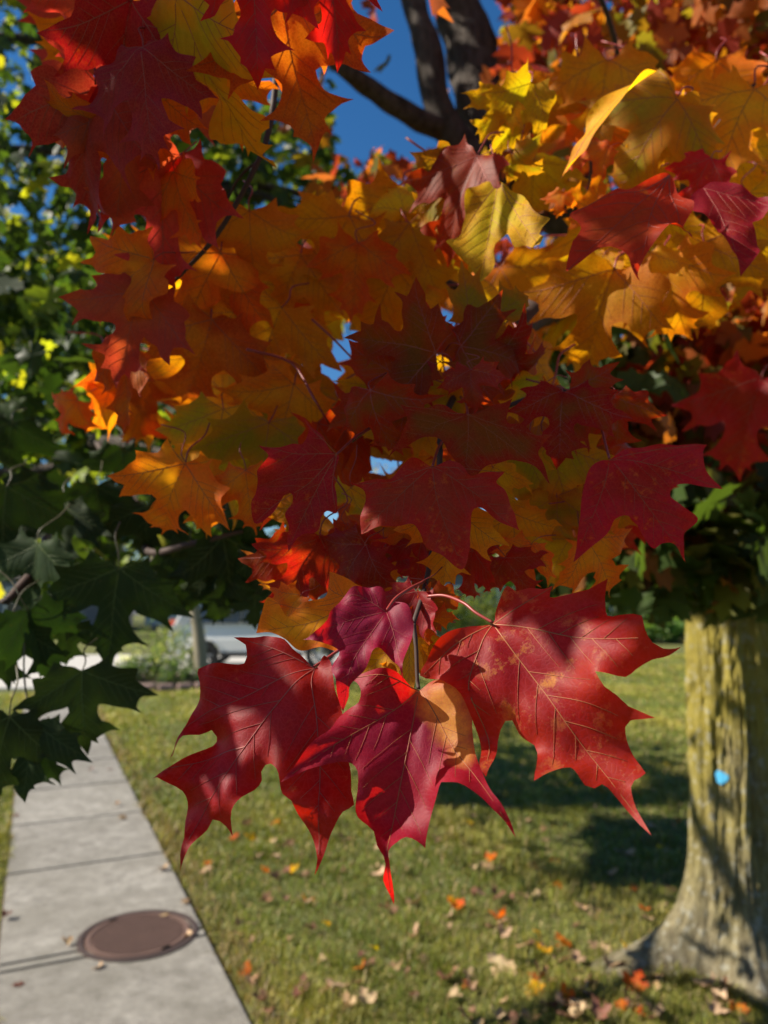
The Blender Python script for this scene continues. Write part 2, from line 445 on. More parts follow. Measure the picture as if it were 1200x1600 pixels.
    uvl = me.uv_layers.new(name='UVMap')
    li = np.zeros(len(me.loops), np.int32); me.loops.foreach_get('vertex_index', li)
    uvl.data.foreach_set('uv', P[li].astype(np.float32).ravel())
    # raised veins on both faces
    VV, VF, Q2, H2 = [], [], [], []
    for lst, w0, w1_ in ((mains_s, vw, vw * 0.35), (se, vw * 0.55, vw * 0.2)):
        for m in lst:
            if len(m) < 2: continue
            m = m[inside(m, O) | (np.hypot(*m.T) < 0.03)]
            if len(m) < 2: continue
            t = np.gradient(m, axis=0); t /= np.linalg.norm(t, axis=1)[:, None] + 1e-9
            nn = np.stack([-t[:, 1], t[:, 0]], 1); wd = np.linspace(w0, w1_, len(m))[:, None]
            for off in (0.0032, -0.0032):
                ls, rs, cs = m - nn * wd * 0.5, m + nn * wd * 0.5, m
                b0 = sum(len(q) for q in Q2); k = len(m)
                for q, h in ((ls, off * 0.5), (cs, off * 1.2), (rs, off * 0.5)):
                    Q2.append(q); H2.append(np.full(k, h))
                for i in range(k - 1):
                    VF.append((b0 + i, b0 + i + 1, b0 + k + i + 1, b0 + k + i)); VF.append((b0 + k + i, b0 + k + i + 1, b0 + 2 * k + i + 1, b0 + 2 * k + i))
    vm = None
    if Q2:
        Q2 = np.concatenate(Q2); zq, _, _ = lift(Q2)
        vm = mesh(name + '_veins', place(Q2, zq + np.concatenate(H2)), VF, True)
    return me, vm

HALF = [(0.0, -0.01), (0.09, -0.055), (0.19, -0.075), (0.31, -0.165), (0.315, -0.07), (0.37, -0.015), (0.46, 0.02), (0.61, 0.055), (0.56, 0.14), (0.60, 0.215),
        (0.68, 0.275), (0.84, 0.40), (0.70, 0.395), (0.60, 0.42), (0.57, 0.47), (0.62, 0.585), (0.49, 0.515), (0.37, 0.465), (0.25, 0.425), (0.185, 0.43),
        (0.18, 0.50), (0.215, 0.60), (0.27, 0.655), (0.41, 0.735), (0.29, 0.74), (0.20, 0.765), (0.155, 0.80), (0.185, 0.885), (0.10, 0.865), (0.05, 0.91), (0.0, 1.05)]
def template_outline(r, j=0.026):
    def side(sgn, lat, wid):
        o = []
        for i, (x, y) in enumerate(HALF[1:-1]):
            k = 1 + (lat - 1) * min(1, x / 0.5)
            o.append((sgn * x * wid * k + r.uniform(-j, j), y * (1 + (k - 1) * 0.5) + r.uniform(-j, j)))
        return o
    l1, l2 = r.uniform(0.86, 1.1), r.uniform(0.86, 1.1); w = r.uniform(0.76, 0.92)
    return [(0, -0.01)] + side(1, l1, w) + [(r.uniform(-0.05, 0.05), 1.04)] + side(-1, l2, w)[::-1], l1 * w, l2 * w
def template_veins(a, b):
    return [[(0, 0), (0.008, 0.35), (-0.006, 0.7), (0, 1.0)], [(0, 0), (0.3 * a, 0.17), (0.6 * a, 0.32), (0.80 * a, 0.39)], [(0, 0), (-0.3 * b, 0.17), (-0.6 * b, 0.32), (-0.80 * b, 0.39)],
            [(0, 0), (0.17 * a, -0.07), (0.29 * a, -0.145)], [(0, 0), (-0.17 * b, -0.07), (-0.29 * b, -0.145)]]
TEMPL = []
for i in range(16):
    r_ = random.Random(100 + i)
    o_, a_, b_ = template_outline(r_)
    TEMPL.append(build_leaf('leaf_blade', o_, template_veins(a_, b_), 100 + i, step=0.04, fold=r_.uniform(-0.15, 0.5), bend=r_.uniform(-0.3, 1.5), side=r_.uniform(-0.1, 0.6),
                            wave=r_.uniform(0.04, 0.11), curl=r_.uniform(0.2, 0.9), quilt=0.010))
for i in range(3):
    r_ = random.Random(190 + i); o_, a_, b_ = template_outline(r_)
    TEMPL.append(build_leaf('leaf_blade', o_, template_veins(a_, b_), 190 + i, step=0.04, fold=0.1, bend=0.25, side=0.1, wave=0.05, curl=0.3, quilt=0.010))
FALLEN = []
for i in range(7):
    r_ = random.Random(300 + i)
    o_, a_, b_ = template_outline(r_, 0.03)
    FALLEN.append(build_leaf('fallen_blade', o_, template_veins(a_, b_)[:3], 300 + i, step=0.12, fold=r_.uniform(0.1, 0.7), bend=r_.uniform(-1.4, 1.6), side=r_.uniform(-0.8, 0.5),
                             wave=r_.uniform(0.08, 0.18), curl=r_.uniform(0.4, 1.2), quilt=0.0, secs=False)[0])
def petiole_unit(seed):
    r = random.Random(seed); L = r.uniform(0.3, 0.6)
    pts = [(0, 0.01, 0.004), (r.uniform(-.05, .05), -0.3 * L, -0.02), (r.uniform(-.16, .16), -0.65 * L, r.uniform(-.30, -.1)), (r.uniform(-.2, .2), -L * 0.95, r.uniform(-.6, -.25))]
    return tube_mesh('petiole', [Vector(p) for p in pts], 0.007, 0.010, 6, 4)
PETS = [petiole_unit(i) for i in range(6)]

def set_mat(o, mat):
    if len(o.data.materials) == 0: o.data.materials.append(mat)
    o.material_slots[0].link = 'OBJECT'; o.material_slots[0].material = mat

def leaf_object(tree, name, base, tip, normal_hint, size, width, kind, var, vein='tan', pet=True, label=None):
    ey = (tip - base).normalized(); n = normal_hint - ey * normal_hint.dot(ey); n.normalize(); ex = ey.cross(n)
    M = Matrix((ex * size * width, ey * size, n * size)).transposed().to_4x4(); M.translation = base
    blade, veins = TEMPL[var % len(TEMPL)]
    o = bpy.data.objects.new(name, blade); COL.objects.link(o)
    o.parent = tree; o.matrix_parent_inverse = Matrix.Translation(tree.location).inverted(); o.matrix_basis = M
    set_mat(o, LM[kind])
    v = bpy.data.objects.new('veins', veins); COL.objects.link(v); v.parent = o; set_mat(v, M_VEIN[vein])
    if pet:
        p = bpy.data.objects.new('petiole', PETS[var % len(PETS)]); COL.objects.link(p); p.parent = o
        set_mat(p, M_PET['green' if vein == 'green' else 'red'])
    if label: o['label'] = label
    return o
def screen_leaf(tree, bx, by, tx, ty, z, kind, roll=0, dz=0.0, width=1.0, var=None, vein=None, label=None, pet=True, stretch=1.0):
    """leaf whose base and tip are seen at two pixels; roll turns it about its midrib"""
    b = at(bx, by, z); t = at(tx, ty, z + dz)
    view = (CAM - b).normalized()
    ey = (t - b).normalized()
    n = (view - ey * view.dot(ey)).normalized()
    n = Matrix.Rotation(R(roll), 3, ey) @ n
    if var is None: var = rnd.randrange(16)
    if vein is None: vein = 'green' if kind == 'green' else ('red' if kind in ('crimson', 'scarlet', 'maroon', 'darkred') else 'tan')
    return leaf_object(tree, 'leaf', b, t, n, (t - b).length * stretch, width, kind, var, vein, pet, label)

def traced_leaf(tree, pix, base, tip, veins, z, gx, gy, kind, seed, vein='red', label=None, patch=None, **kw):
    """one particular leaf: its outline laid on its own slanting plane z metres from the lens, then curled"""
    n = (RT * gx + UP * gy - FW).normalized()         # face normal, towards the viewer
    p0 = at(*base, z)
    def hit(px, py):
        d = FW + (px - 600) / F * RT - (py - 800) / F * UP
        return CAM + d * ((p0 - CAM).dot(n) / d.dot(n))
    ey = (hit(*tip) - p0); L = ey.length; ey.normalize(); ex = ey.cross(n)
    loc = lambda q: ((hit(*q) - p0).dot(ex) / L, (hit(*q) - p0).dot(ey) / L)
    O = [loc(q) for q in pix]; VN = [[loc(q) for q in v] for v in veins]
    pt = [(*loc(q[:2]), q[2]) for q in patch] if patch else None
    prm = dict(step=0.026, fold=0.03, bend=0.0, side=0.0, wave=0.04, curl=0.25, quilt=0.013, vw=0.0055, edge=1.5); prm.update(kw)
    bl, vn = build_leaf('leaf_blade', O, VN, seed, patch=pt, **prm)
    o = bpy.data.objects.new('leaf', bl); COL.objects.link(o); o.parent = tree
    o.matrix_parent_inverse = Matrix.Translation(tree.location).inverted()
    M = Matrix((ex * L, ey * L, n * L)).transposed().to_4x4(); M.translation = p0; o.matrix_basis = M
    set_mat(o, LM[kind])
    if vn:
        v = bpy.data.objects.new('veins', vn); COL.objects.link(v); v.parent = o; set_mat(v, M_VEIN[vein])
    if label: o['label'] = label
    return o

# many small leaves in one part -----------------------------------------------------------
_lo = [(0, 0), (0.3, -0.15), (0.36, 0.0), (0.6, 0.05), (0.62, 0.22), (0.82, 0.4), (0.58, 0.45), (0.6, 0.58), (0.2, 0.44), (0.24, 0.62), (0.4, 0.73), (0.18, 0.8), (0, 1.04)]
_full = _lo + [(-x, y) for x, y in _lo[-2:0:-1]]
LEAF_V = np.array([(0, 0.36, 0.05)] + [(x, y, -0.25 * x * x - 0.1 * (y - .3) ** 2 + 0.06 * math.sin(9 * x + 5 * y)) for x, y in _full])
LEAF_F = np.array([(0, i, i % len(_full) + 1) for i in range(1, len(_full) + 1)])
OVAL_V = np.array([(0, 0, 0), (0.28, 0.35, 0.06), (0.2, 0.75, 0), (0, 1, -0.1), (-0.2, 0.75, 0), (-0.28, 0.35, 0.06)])
OVAL_F = np.array([(0, 1, 2), (0, 2, 3), (0, 3, 4), (0, 4, 5)])
def rand_dirs(n, g):
    v = g.normal(size=(n, 3)); return v / np.linalg.norm(v, axis=1)[:, None]
def scatter(name, pos, size, cols, parent, g, shape='maple', hang=0.8, mat=None, up=0.6):
    """pos (n,3), size (n,), cols (n,3): one mesh of small leaves"""
    n = len(pos)
    T, Fc = (LEAF_V, LEAF_F) if shape == 'maple' else (OVAL_V, OVAL_F)
    ey = rand_dirs(n, g); ey[:, 2] -= hang; ey /= np.linalg.norm(ey, axis=1)[:, None]
    nz = rand_dirs(n, g); nz[:, 2] += up
    nz -= ey * (nz * ey).sum(1)[:, None]; nz /= np.linalg.norm(nz, axis=1)[:, None] + 1e-9
    ex = np.cross(ey, nz)
    s = size[:, None, None]
    V = pos[:, None] + s * (ex[:, None] * T[None, :, 0:1] + ey[:, None] * T[None, :, 1:2] + nz[:, None] * T[None, :, 2:3] * g.uniform(0.3, 2.5, (n, 1, 1)))
    k = len(T)
    FF = (Fc[None] + (np.arange(n) * k)[:, None, None]).reshape(-1, 3)
    C = np.repeat(cols, k, 0)
    return tag(link(name, np_mesh(name, V.reshape(-1, 3), FF, False, C), parent, mat or M_FOL), kind='stuff')
def mixcols(g, n, table, jit=0.25):
    t = np.array([c for c, w in table]); w = np.array([w for c, w in table], float); w /= w.sum()
    c = t[g.choice(len(t), n, p=w)]
    return c * g.uniform(1 - jit, 1 + jit, (n, 1)) * g.uniform(0.92, 1.08, (n, 3))
def clumps(g, centres, per, spread):
    c = np.repeat(centres, per, 0)
    return c + g.normal(size=c.shape) * spread

# ================================================================== THE SETTING
# lawn: one sheet out to the horizon, finer near the lens
def lawn_z(x, y):
    return 0.012 * np.sin(x * 1.3 + 0.7 * y) + 0.010 * np.sin(y * 2.1 - x * 0.9 + 1) - 0.005
DIR = Vector((-0.422, 0.9066, 0)); NOR = Vector((-0.9066, -0.422, 0))   # along / across (to the left) of the sidewalk
E_R, E_L = -0.885, 0.075
xs = np.unique(np.concatenate([np.linspace(-900, -40, 14), np.linspace(-40, -8, 20), np.linspace(-8, 8, 81), np.linspace(8, 40, 20), np.linspace(40, 900, 14)]))
ys = np.unique(np.concatenate([np.linspace(-300, -4, 10), np.linspace(-4, 16, 90), np.linspace(16, 60, 20), np.linspace(60, 1800, 16)]))
X, Y = np.meshgrid(xs, ys)
Z = np.where((np.abs(X) < 30) & (Y < 40), lawn_z(X, Y), 0)
V = np.stack([X.ravel(), Y.ravel(), Z.ravel()], 1)
nx = len(xs); ii = np.arange(len(V)).reshape(Y.shape)
Q = np.stack([ii[:-1, :-1].ravel(), ii[:-1, 1:].ravel(), ii[1:, 1:].ravel(), ii[1:, :-1].ravel()], 1)
tag(link('lawn', np_mesh('lawn', V, Q, True), None, M_LAWN), 'mown autumn lawn scattered with fallen leaves', kind='structure')

# sidewalk of separate slabs on a bed
def sw(s, t, z=0): p = DIR * s + NOR * t; return Vector((p.x, p.y, z))
bm = bmesh.new()
v = [bm.verts.new(sw(a, b, 0.014)) for a, b in ((-2, E_R - 0.012), (14.5, E_R - 0.012), (14.5, E_L + 0.012), (-2, E_L + 0.012))]; bm.faces.new(v)
r_ = bmesh.ops.extrude_face_region(bm, geom=bm.faces[:]); bmesh.ops.translate(bm, vec=(0, 0, -0.1), verts=[q for q in r_['geom'] if isinstance(q, bmesh.types.BMVert)])
bmesh.ops.recalc_face_normals(bm, faces=bm.faces[:])
M_SOIL = plain('soil', (0.075, 0.06, 0.045), 0.95, 0.1, 0.4, 60, 0.6)
walk = tag(link('sidewalk', bm_mesh('sidewalk', bm), None, M_SOIL), 'pale concrete sidewalk running away along the lawn', kind='structure')
joints = [-1.6, -0.5, 0.65, 1.8, 2.95, 4.055, 4.145, 5.43, 6.53, 7.64, 8.78, 9.9, 11.05, 12.2, 13.3, 14.4]
for i in range(len(joints) - 1):
    a, b = joints[i] + 0.007, joints[i + 1] - 0.007
    bm = bmesh.new(); n = 14
    box_bm(bm, 0, 0, 0, 1, 1, 1)
    for q in bm.verts:
        q.co = sw(a if q.co.y < 0 else b, E_R if q.co.x > 0 else E_L, 0.035 + rnd.uniform(-0.003, 0.003) if q.co.z > 0 else -0.06)
    bmesh.ops.recalc_face_normals(bm, faces=bm.faces[:])
    bmesh.ops.bevel(bm, geom=bm.edges[:], offset=0.008, segments=2, affect='EDGES')
    link('slab', bm_mesh('slab', bm), walk, M_CONC)

# driveway crossing the far end, with the street beyond on the left
def sheet(name, pts, z, mat, label, thick=0.08):
    bm = bmesh.new(); bm.faces.new([bm.verts.new((x, y, z)) for x, y in pts])
    r_ = bmesh.ops.extrude_face_region(bm, geom=bm.faces[:]); bmesh.ops.translate(bm, vec=(0, 0, -thick), verts=[q for q in r_['geom'] if isinstance(q, bmesh.types.BMVert)])
    bmesh.ops.recalc_face_normals(bm, faces=bm.faces[:])
    return tag(link(name, bm_mesh(name, bm), None, mat), label, kind='structure')
M_DRIVE = plain('driveway_concrete', (0.42, 0.40, 0.36), 0.85, 0.2, 0.2, 30, 0.3)
M_ASPH = plain('asphalt', (0.07, 0.07, 0.07), 0.9, 0.2, 0.3, 80, 0.4)
sheet('driveway', [(-26, 13.6), (-6.3, 14.6), (-4.9, 17.2), (2.6, 17.6), (2.6, 23.5), (-26, 22.5)], 0.045, M_DRIVE, 'pale concrete driveway crossing behind the lawn')
sheet('road', [(-40, -40), (-26.2, -40), (-26.2, 120), (-40, 120)], 0.02, M_ASPH, 'grey asphalt street beyond the lawn')

# manhole cover set in the sidewalk
mc = sw(4.20, -0.565); mz = 0.036
mh = empty('manhole_cover', (mc.x, mc.y, mz), 'round rusty brown cast-iron manhole cover set in the sidewalk', 'manhole cover')
M_IRON = plain('rusty_iron', (0.115, 0.068, 0.052), 0.62, 0.4, 0.35, 60, 0.5, 0.002)
M_IRON2 = plain('dark_iron', (0.055, 0.036, 0.030), 0.6, 0.4, 0.35, 60, 0.5, 0.002)
def ring(bm, r0, r1, z0, z1, n=56):
    prof = [(r0, z0), (r0, z1), (r1, z1), (r1, z0)]
    vs = [[bm.verts.new((r * math.cos(2 * math.pi * k / n), r * math.sin(2 * math.pi * k / n), z)) for r, z in prof] for k in range(n)]
    for k in range(n):
        for j in range(4):
            bm.faces.new((vs[k][j], vs[(k + 1) % n][j], vs[(k + 1) % n][(j + 1) % 4], vs[k][(j + 1) % 4]))
    bmesh.ops.recalc_face_normals(bm, faces=bm.faces[:])
def local(name, bm, mat, parent, smooth=False):
    return link(name, bm_mesh(name, bm, smooth), parent, mat, keep=False)
bm = bmesh.new(); ring(bm, 0.286, 0.314, -0.03, 0.007); local('frame', bm, M_IRON2, mh)
bm = bmesh.new(); bmesh.ops.create_cone(bm, cap_ends=True, segments=56, radius1=0.276, radius2=0.274, depth=0.03); bmesh.ops.translate(bm, vec=(0, 0, -0.011), verts=bm.verts[:]); lid = local('lid', bm, M_IRON, mh)
bm = bmesh.new(); ring(bm, 0.246, 0.270, 0.0, 0.0085); local('rim', bm, M_IRON, mh)
bm = bmesh.new()
for k in range(-22, 23):                                     # tread ribs, two crossing sets of short bars
    y = k * 0.0104; h = math.sqrt(max(0, 0.236 ** 2 - y * y))
    if h > 0.01: box_bm(bm, 0, y, 0.0055, 2 * h, 0.0046, 0.004)
for k in range(-22, 23):
    x = k * 0.0104; h = math.sqrt(max(0, 0.236 ** 2 - x * x))
    if h > 0.01: box_bm(bm, x, 0, 0.0050, 0.0030, 2 * h, 0.0034)
local('tread', bm, M_IRON, mh)
M_DARK = plain('dark_gap', (0.01, 0.009, 0.008), 0.9, 0.1, 0.1, 20, 0)
for a in (R(115), R(-65)):
    bm = bmesh.new(); box_bm(bm, 0.262 * math.cos(a), 0.262 * math.sin(a), 0.0095, 0.05, 0.02, 0.004, a + math.pi / 2, 0.0015)
    local('pick_hole', bm, M_DARK, mh)
mh.rotation_euler.z = R(25); mh.scale = (0.94, 0.94, 1)

# ================================================================== THE MAPLE
TB = ground(1160, 1492); TB.z = 0
maple = empty('maple_tree', (TB.x, TB.y, 0), 'large autumn maple with lichened trunk and red, orange and gold leaves', 'tree')
def trunk_mesh():
    nz_, na = 330, 260
    Hh = 6.2
    zz = np.concatenate([np.linspace(-0.05, 0.8, 120), np.linspace(0.805, 2.6, 160), np.linspace(2.62, Hh, 50)])
    V = []
    for z in zz:
        zc = max(z, 0)
        cx = 0.012 * math.sin(z * 1.1) + 0.004 * z; cy = 0.02 * math.sin(z * 0.8 + 1)
        r0 = 0.212 - 0.011 * zc
        fl = math.exp(-zc / 0.20)
        for k in range(na):
            a = 2 * math.pi * k / na
            lobes = 0.5 + 0.5 * math.cos(a * 5 + 0.9 + 0.5 * math.sin(a * 2))
            root = math.exp(-((math.atan2(math.sin(a - R(188)), math.cos(a - R(188)))) / 0.30) ** 2) * 2.0 + math.exp(-((math.atan2(math.sin(a - R(255)), math.cos(a - R(255)))) / 0.30) ** 2) * 1.0 + 0.35 * lobes ** 2
            r = r0 + 0.055 * fl + 0.21 * root * (fl ** 1.7) + 0.014 * math.cos(3 * a + 1.2) + 0.03 * root * math.exp(-zc / 0.6)
            ca, sa = math.cos(a), math.sin(a)
            warp = noise.noise(Vector((ca * 2.2, sa * 2.2, z * 1.6)))
            big = noise.noise(Vector((ca * 5.5 + 0.7 * warp, sa * 5.5, z * 0.9)))
            rid = 1 - abs(noise.noise(Vector((ca * 9.5 + warp, sa * 9.5 + warp, z * 2.4 + 5 + 2.0 * warp)))) * 2.3
            rid2 = 1 - abs(noise.noise(Vector((ca * 22 + warp, sa * 22, z * 7.5 + 9)))) * 2.0
            fine = noise.noise(Vector((ca * 38, sa * 38, z * 30)))
            r += 0.011 * big + 0.026 * max(rid, -0.4) * (0.6 + 0.5 * big) + 0.008 * rid2 + 0.004 * fine
            V.append((cx + r * ca, cy + r * sa, z))
    ii = np.arange(len(V)).reshape(len(zz), na); jj = np.roll(ii, -1, 1)
    Q = np.stack([ii[:-1].ravel(), jj[:-1].ravel(), jj[1:].ravel(), ii[1:].ravel()], 1)
    return np_mesh('trunk', np.array(V), Q, True)
tm = trunk_mesh()
trunk = link('trunk', tm, maple, M_BARK, keep=False)
# blue paint dot sprayed on the bark: follows the bark surface
def paint_dot():
    co = np.zeros(len(tm.vertices) * 3, np.float32); tm.vertices.foreach_get('co', co); co = co.reshape(-1, 3) + np.array(TB)
    px, py, dp = project(co)
    near = dp < dp.min() + 0.6
    d = np.hypot(px - 1128, py - 1216) + 900 * (dp > (TB.y + 0.05))
    c = co[np.argmin(d)]
    out = Vector((c[0] - TB.x, c[1] - TB.y, 0)).normalized(); tx = Vector((-out.y, out.x, 0))
    me = bpy.data.meshes.new('paint_dot')
    V = [Vector(c)]; n = 18
    for rr in (0.45, 1.0):
        for k in range(n):
            a = 2 * math.pi * k / n; r = 0.031 * rr * (1 + 0.14 * math.sin(3 * a + 1) + 0.07 * math.sin(7 * a))
            V.append(Vector(c) + tx * r * math.cos(a) * 0.95 + Vector((0, 0, 1)) * r * math.sin(a))
    P = []
    for q in V:
        dd = np.hypot((co - np.array(q)) @ np.array(tx), co[:, 2] - q.z) + 9 * (((co - np.array(c)) @ np.array(out)) < -0.12)
        b = co[np.argsort(dd)[:4]].mean(0)
        P.append(q + out * (((b - np.array(q)) @ np.array(out)) + 0.006))
    Fc = [(0, 1 + k, 1 + (k + 1) % n) for k in range(n)] + [(1 + k, 1 + n + k, 1 + n + (k + 1) % n, 1 + (k + 1) % n) for k in range(n)]
    o = link('paint_dot', mesh('paint_dot', P, Fc, True), maple, plain('blue_paint', (0.07, 0.36, 0.62), 0.6, 0.3, 0.15, 60, 0.2))
    o['label'] = 'bright blue paint dot on the bark'
paint_dot()

def limb(tree, pts, r0, r1, mat=M_BARK2, sides=10, n=8, rough=0.25, name='limb'):
    return link(name, tube_mesh(name, pts, r0, r1, sides, n, rough), tree, mat)
tz = lambda z: Vector((TB.x + 0.02, TB.y, z))
limb(maple, [tz(2.55), at(1040, 420, 3.75), at(900, 330, 3.8), at(775, 215, 3.9), at(742, 100, 4.0), at(712, 0, 4.05), at(660, -220, 4.2)], 0.19, 0.11, M_BARK2, 16)
limb(maple, [at(800, 285, 3.82), at(735, 240, 3.75), at(690, 180, 3.7), at(668, 80, 3.7), at(645, 0, 3.75), at(600, -160, 3.9)], 0.085, 0.055)
limb(maple, [at(700, 205, 3.72), at(640, 180, 3.6), at(580, 140, 3.5), at(535, 105, 3.4), at(430, 20, 3.3)], 0.055, 0.035)
limb(maple, [tz(3.0), at(1190, -60, 3.5), at(1150, -200, 3.4)], 0.12, 0.08)
limb(maple, [tz(2.35), at(1010, 440, 2.4), at(930, 425, 1.5), at(880, 460, 1.15), at(820, 500, 0.95), at(760, 560, 0.78)], 0.075, 0.006, M_TWIG, 8)
limb(maple, [at(760, 560, 0.78), at(715, 610, 0.66), at(690, 680, 0.58), at(684, 790, 0.56), at(668, 900, 0.515), at(646, 975, 0.475)], 0.0032, 0.0015, M_TWIG, 7, name='twig')
limb(maple, [at(646, 975, 0.475), at(650, 1010, 0.468), at(652, 1060, 0.462), at(654, 1076, 0.458)], 0.0016, 0.0012, M_TWIG, 6, name='twig')
limb(maple, [at(1010, 440, 2.4), at(960, 60, 1.6), at(820, -120, 1.2), at(600, -120, 0.9), at(460, 0, 0.75), at(425, 180, 0.72), at(402, 255, 0.71), at(340, 365, 0.70), at(272, 440, 0.70)], 0.006, 0.0015, M_TWIG, 7, name='twig')
limb(maple, [at(405, 250, 0.71), at(372, 280, 0.715), at(350, 325, 0.72)], 0.0016, 0.001, M_TWIG, 6, name='twig')
limb(maple, [at(600, -120, 0.9), at(420, -90, 0.72), at(260, -20, 0.66), at(180, 90, 0.64), at(150, 220, 0.64)], 0.006, 0.0018, M_TWIG, 7, name='twig')
limb(maple, [at(880, 460, 1.15), at(915, 330, 1.0), at(925, 265, 0.95), at(915, 200, 0.95)], 0.007, 0.002, M_TWIG, 7, name='twig')
limb(maple, [at(820, 500, 0.95), at(640, 420, 0.95), at(500, 420, 0.95), at(390, 520, 0.9), at(300, 600, 0.9)], 0.006, 0.0018, M_TWIG, 7, name='twig')
limb(maple, [at(930, 425, 1.5), at(1060, 300, 1.1), at(1120, 200, 0.95), at(1180, 130, 0.9)], 0.008, 0.002, M_TWIG, 7, name='twig')
limb(maple, [at(690, 680, 0.58), at(780, 640, 0.6), at(880, 610, 0.62), at(960, 640, 0.64)], 0.0025, 0.0012, M_TWIG, 6, name='twig')
limb(maple, [at(690, 680, 0.58), at(600, 660, 0.6), at(550, 690, 0.62)], 0.0022, 0.0012, M_TWIG, 6, name='twig')

# ---- the leaves of the low branch, nearest first
def c5(l): return [(x / 2.4 + 200, y / 2.4 + 880) for x, y in l]
def c6(l): return [(x / 2.2222 + 560, y / 2.2222 + 880) for x, y in l]
def c4(l): return [(x / 2 + 600, y / 2 + 450) for x, y in l]
def c3(l): return [(x / 3.75 + 380, y / 3.75 + 600) for x, y in l]
def c2(l): return [(x / 2 + 600, y / 2) for x, y in l]

traced_leaf(maple, c6([(462, 200), (470, 168), (490, 128), (522, 86), (548, 98), (592, 80), (640, 80), (674, 74), (664, 118), (700, 125), (760, 120), (805, 113), (838, 100), (872, 88), (860, 130), (868, 195), (915, 222), (960, 235), (988, 250), (1000, 290), (1025, 316), (1060, 324), (1124, 320), (1080, 345), (1020, 360), (968, 385), (932, 414), (880, 414), (832, 408), (860, 455), (900, 475), (940, 505), (975, 518), (1034, 548), (990, 546), (945, 545), (925, 562), (930, 600), (950, 650), (975, 690), (992, 718), (955, 745), (945, 770), (960, 840), (985, 890), (1016, 942), (975, 900), (930, 850), (890, 805), (862, 775), (845, 765), (820, 782), (790, 775), (765, 735), (735, 705), (690, 720), (652, 745), (624, 768), (625, 720), (612, 650), (600, 620), (570, 600), (545, 575), (525, 532), (500, 535), (480, 560), (465, 600), (470, 640), (476, 690), (460, 756), (436, 720), (420, 650), (400, 560), (378, 480), (330, 440), (280, 402), (212, 386), (235, 340), (270, 300), (320, 255), (385, 222)]),
            c6([(462, 202)])[0], c6([(1014, 936)])[0],
            [c6(l) for l in ([(462, 202), (540, 310), (640, 440), (740, 580), (850, 720), (1010, 930)], [(462, 202), (600, 228), (760, 272), (900, 300), (1110, 321)], [(462, 202), (425, 290), (392, 420), (440, 600), (460, 740)], [(462, 202), (340, 285), (225, 382)], [(462, 202), (560, 140), (668, 82)])],
            0.440, -0.40, 0.58, 'speckled', 11, 'tan', 'large crimson leaf speckled with yellow, lowest at the right', fold=0.10, wave=0.080, curl=0.55)
traced_leaf(maple, c5([(696, 384), (650, 345), (620, 322), (590, 290), (540, 275), (500, 262), (440, 268), (396, 276), (436, 300), (440, 345), (425, 366), (380, 372), (310, 370), (246, 384), (250, 440), (235, 490), (205, 540), (195, 590), (180, 625), (140, 660), (86, 706), (130, 690), (172, 655), (192, 640), (240, 630), (276, 606), (284, 628), (268, 662), (215, 715), (160, 765), (110, 785), (66, 803), (120, 806), (165, 830), (192, 852), (195, 890), (188, 960), (205, 1000), (215, 1030), (200, 1090), (195, 1156), (225, 1095), (246, 1055), (290, 1000), (312, 960), (335, 965), (350, 985), (358, 1026), (375, 985), (400, 930), (435, 880), (475, 850), (497, 812), (495, 780), (515, 756), (540, 752), (568, 775), (580, 810), (592, 870), (625, 895), (640, 940), (665, 1000), (690, 1060), (705, 1110), (702, 1170), (725, 1100), (745, 1040), (775, 980), (800, 930), (838, 900), (825, 850), (820, 760), (815, 700), (818, 640), (800, 560), (788, 510), (775, 470), (770, 420), (762, 370), (735, 345)]),
            c5([(694, 386)])[0], c5([(200, 1140)])[0],
            [c5(l) for l in ([(694, 386), (620, 470), (520, 580), (440, 690), (350, 830), (260, 960), (198, 1140)], [(694, 386), (580, 430), (400, 505), (250, 560), (95, 700)], [(694, 386), (690, 450), (710, 600), (713, 800), (710, 1000), (703, 1150)], [(440, 690), (330, 710), (230, 745), (75, 803)], [(694, 386), (560, 325), (430, 278)])],
            0.450, -0.10, 0.46, 'crimson', 23, 'red', 'large crimson leaf with long drooping points, lowest at the left', fold=-0.16, wave=0.095, curl=0.6)
traced_leaf(maple, c5([(1090, 472), (1060, 460), (1030, 440), (990, 425), (940, 418), (880, 422), (822, 434), (860, 455), (880, 490), (870, 530), (840, 545), (815, 560), (790, 590), (770, 640), (720, 680), (680, 730), (640, 790), (602, 838), (650, 815), (700, 790), (760, 770), (815, 755), (850, 760), (870, 790), (868, 850), (860, 920), (870, 960), (905, 990), (925, 1010), (940, 1060), (965, 1100), (970, 1130), (956, 1190), (975, 1240), (992, 1286), (990, 1200), (985, 1120), (982, 1080), (1010, 1050), (1045, 1030), (1085, 1045), (1116, 1074), (1125, 1000), (1140, 930)]) +
            c6([(273, 805), (286, 772), (305, 775), (340, 780), (380, 800), (420, 830), (450, 860), (490, 900), (534, 956), (515, 900), (480, 845), (455, 810), (432, 760), (408, 690), (395, 620), (392, 560), (402, 500), (385, 462), (345, 430), (300, 410), (260, 405), (228, 424)]),
            c5([(1090, 472)])[0], c5([(985, 1240)])[0],
            [c5(l) for l in ([(1090, 472), (1060, 640), (1025, 820), (990, 1000), (975, 1100), (980, 1240)], [(1090, 472), (1000, 550), (850, 650), (720, 745), (612, 832)], [(1090, 472), (960, 440), (835, 436)])] + [c6([(215, 437), (270, 530), (330, 650), (420, 780), (525, 945)])],
            0.440, -0.06, 0.48, 'crimson', 37, 'tan', 'crimson leaf with a yellow base hanging from the twig end', patch=[(690, 1098, 0.13), (708, 1140, 0.11), (722, 1180, 0.08)], fold=0.20, wave=0.090, curl=0.6)
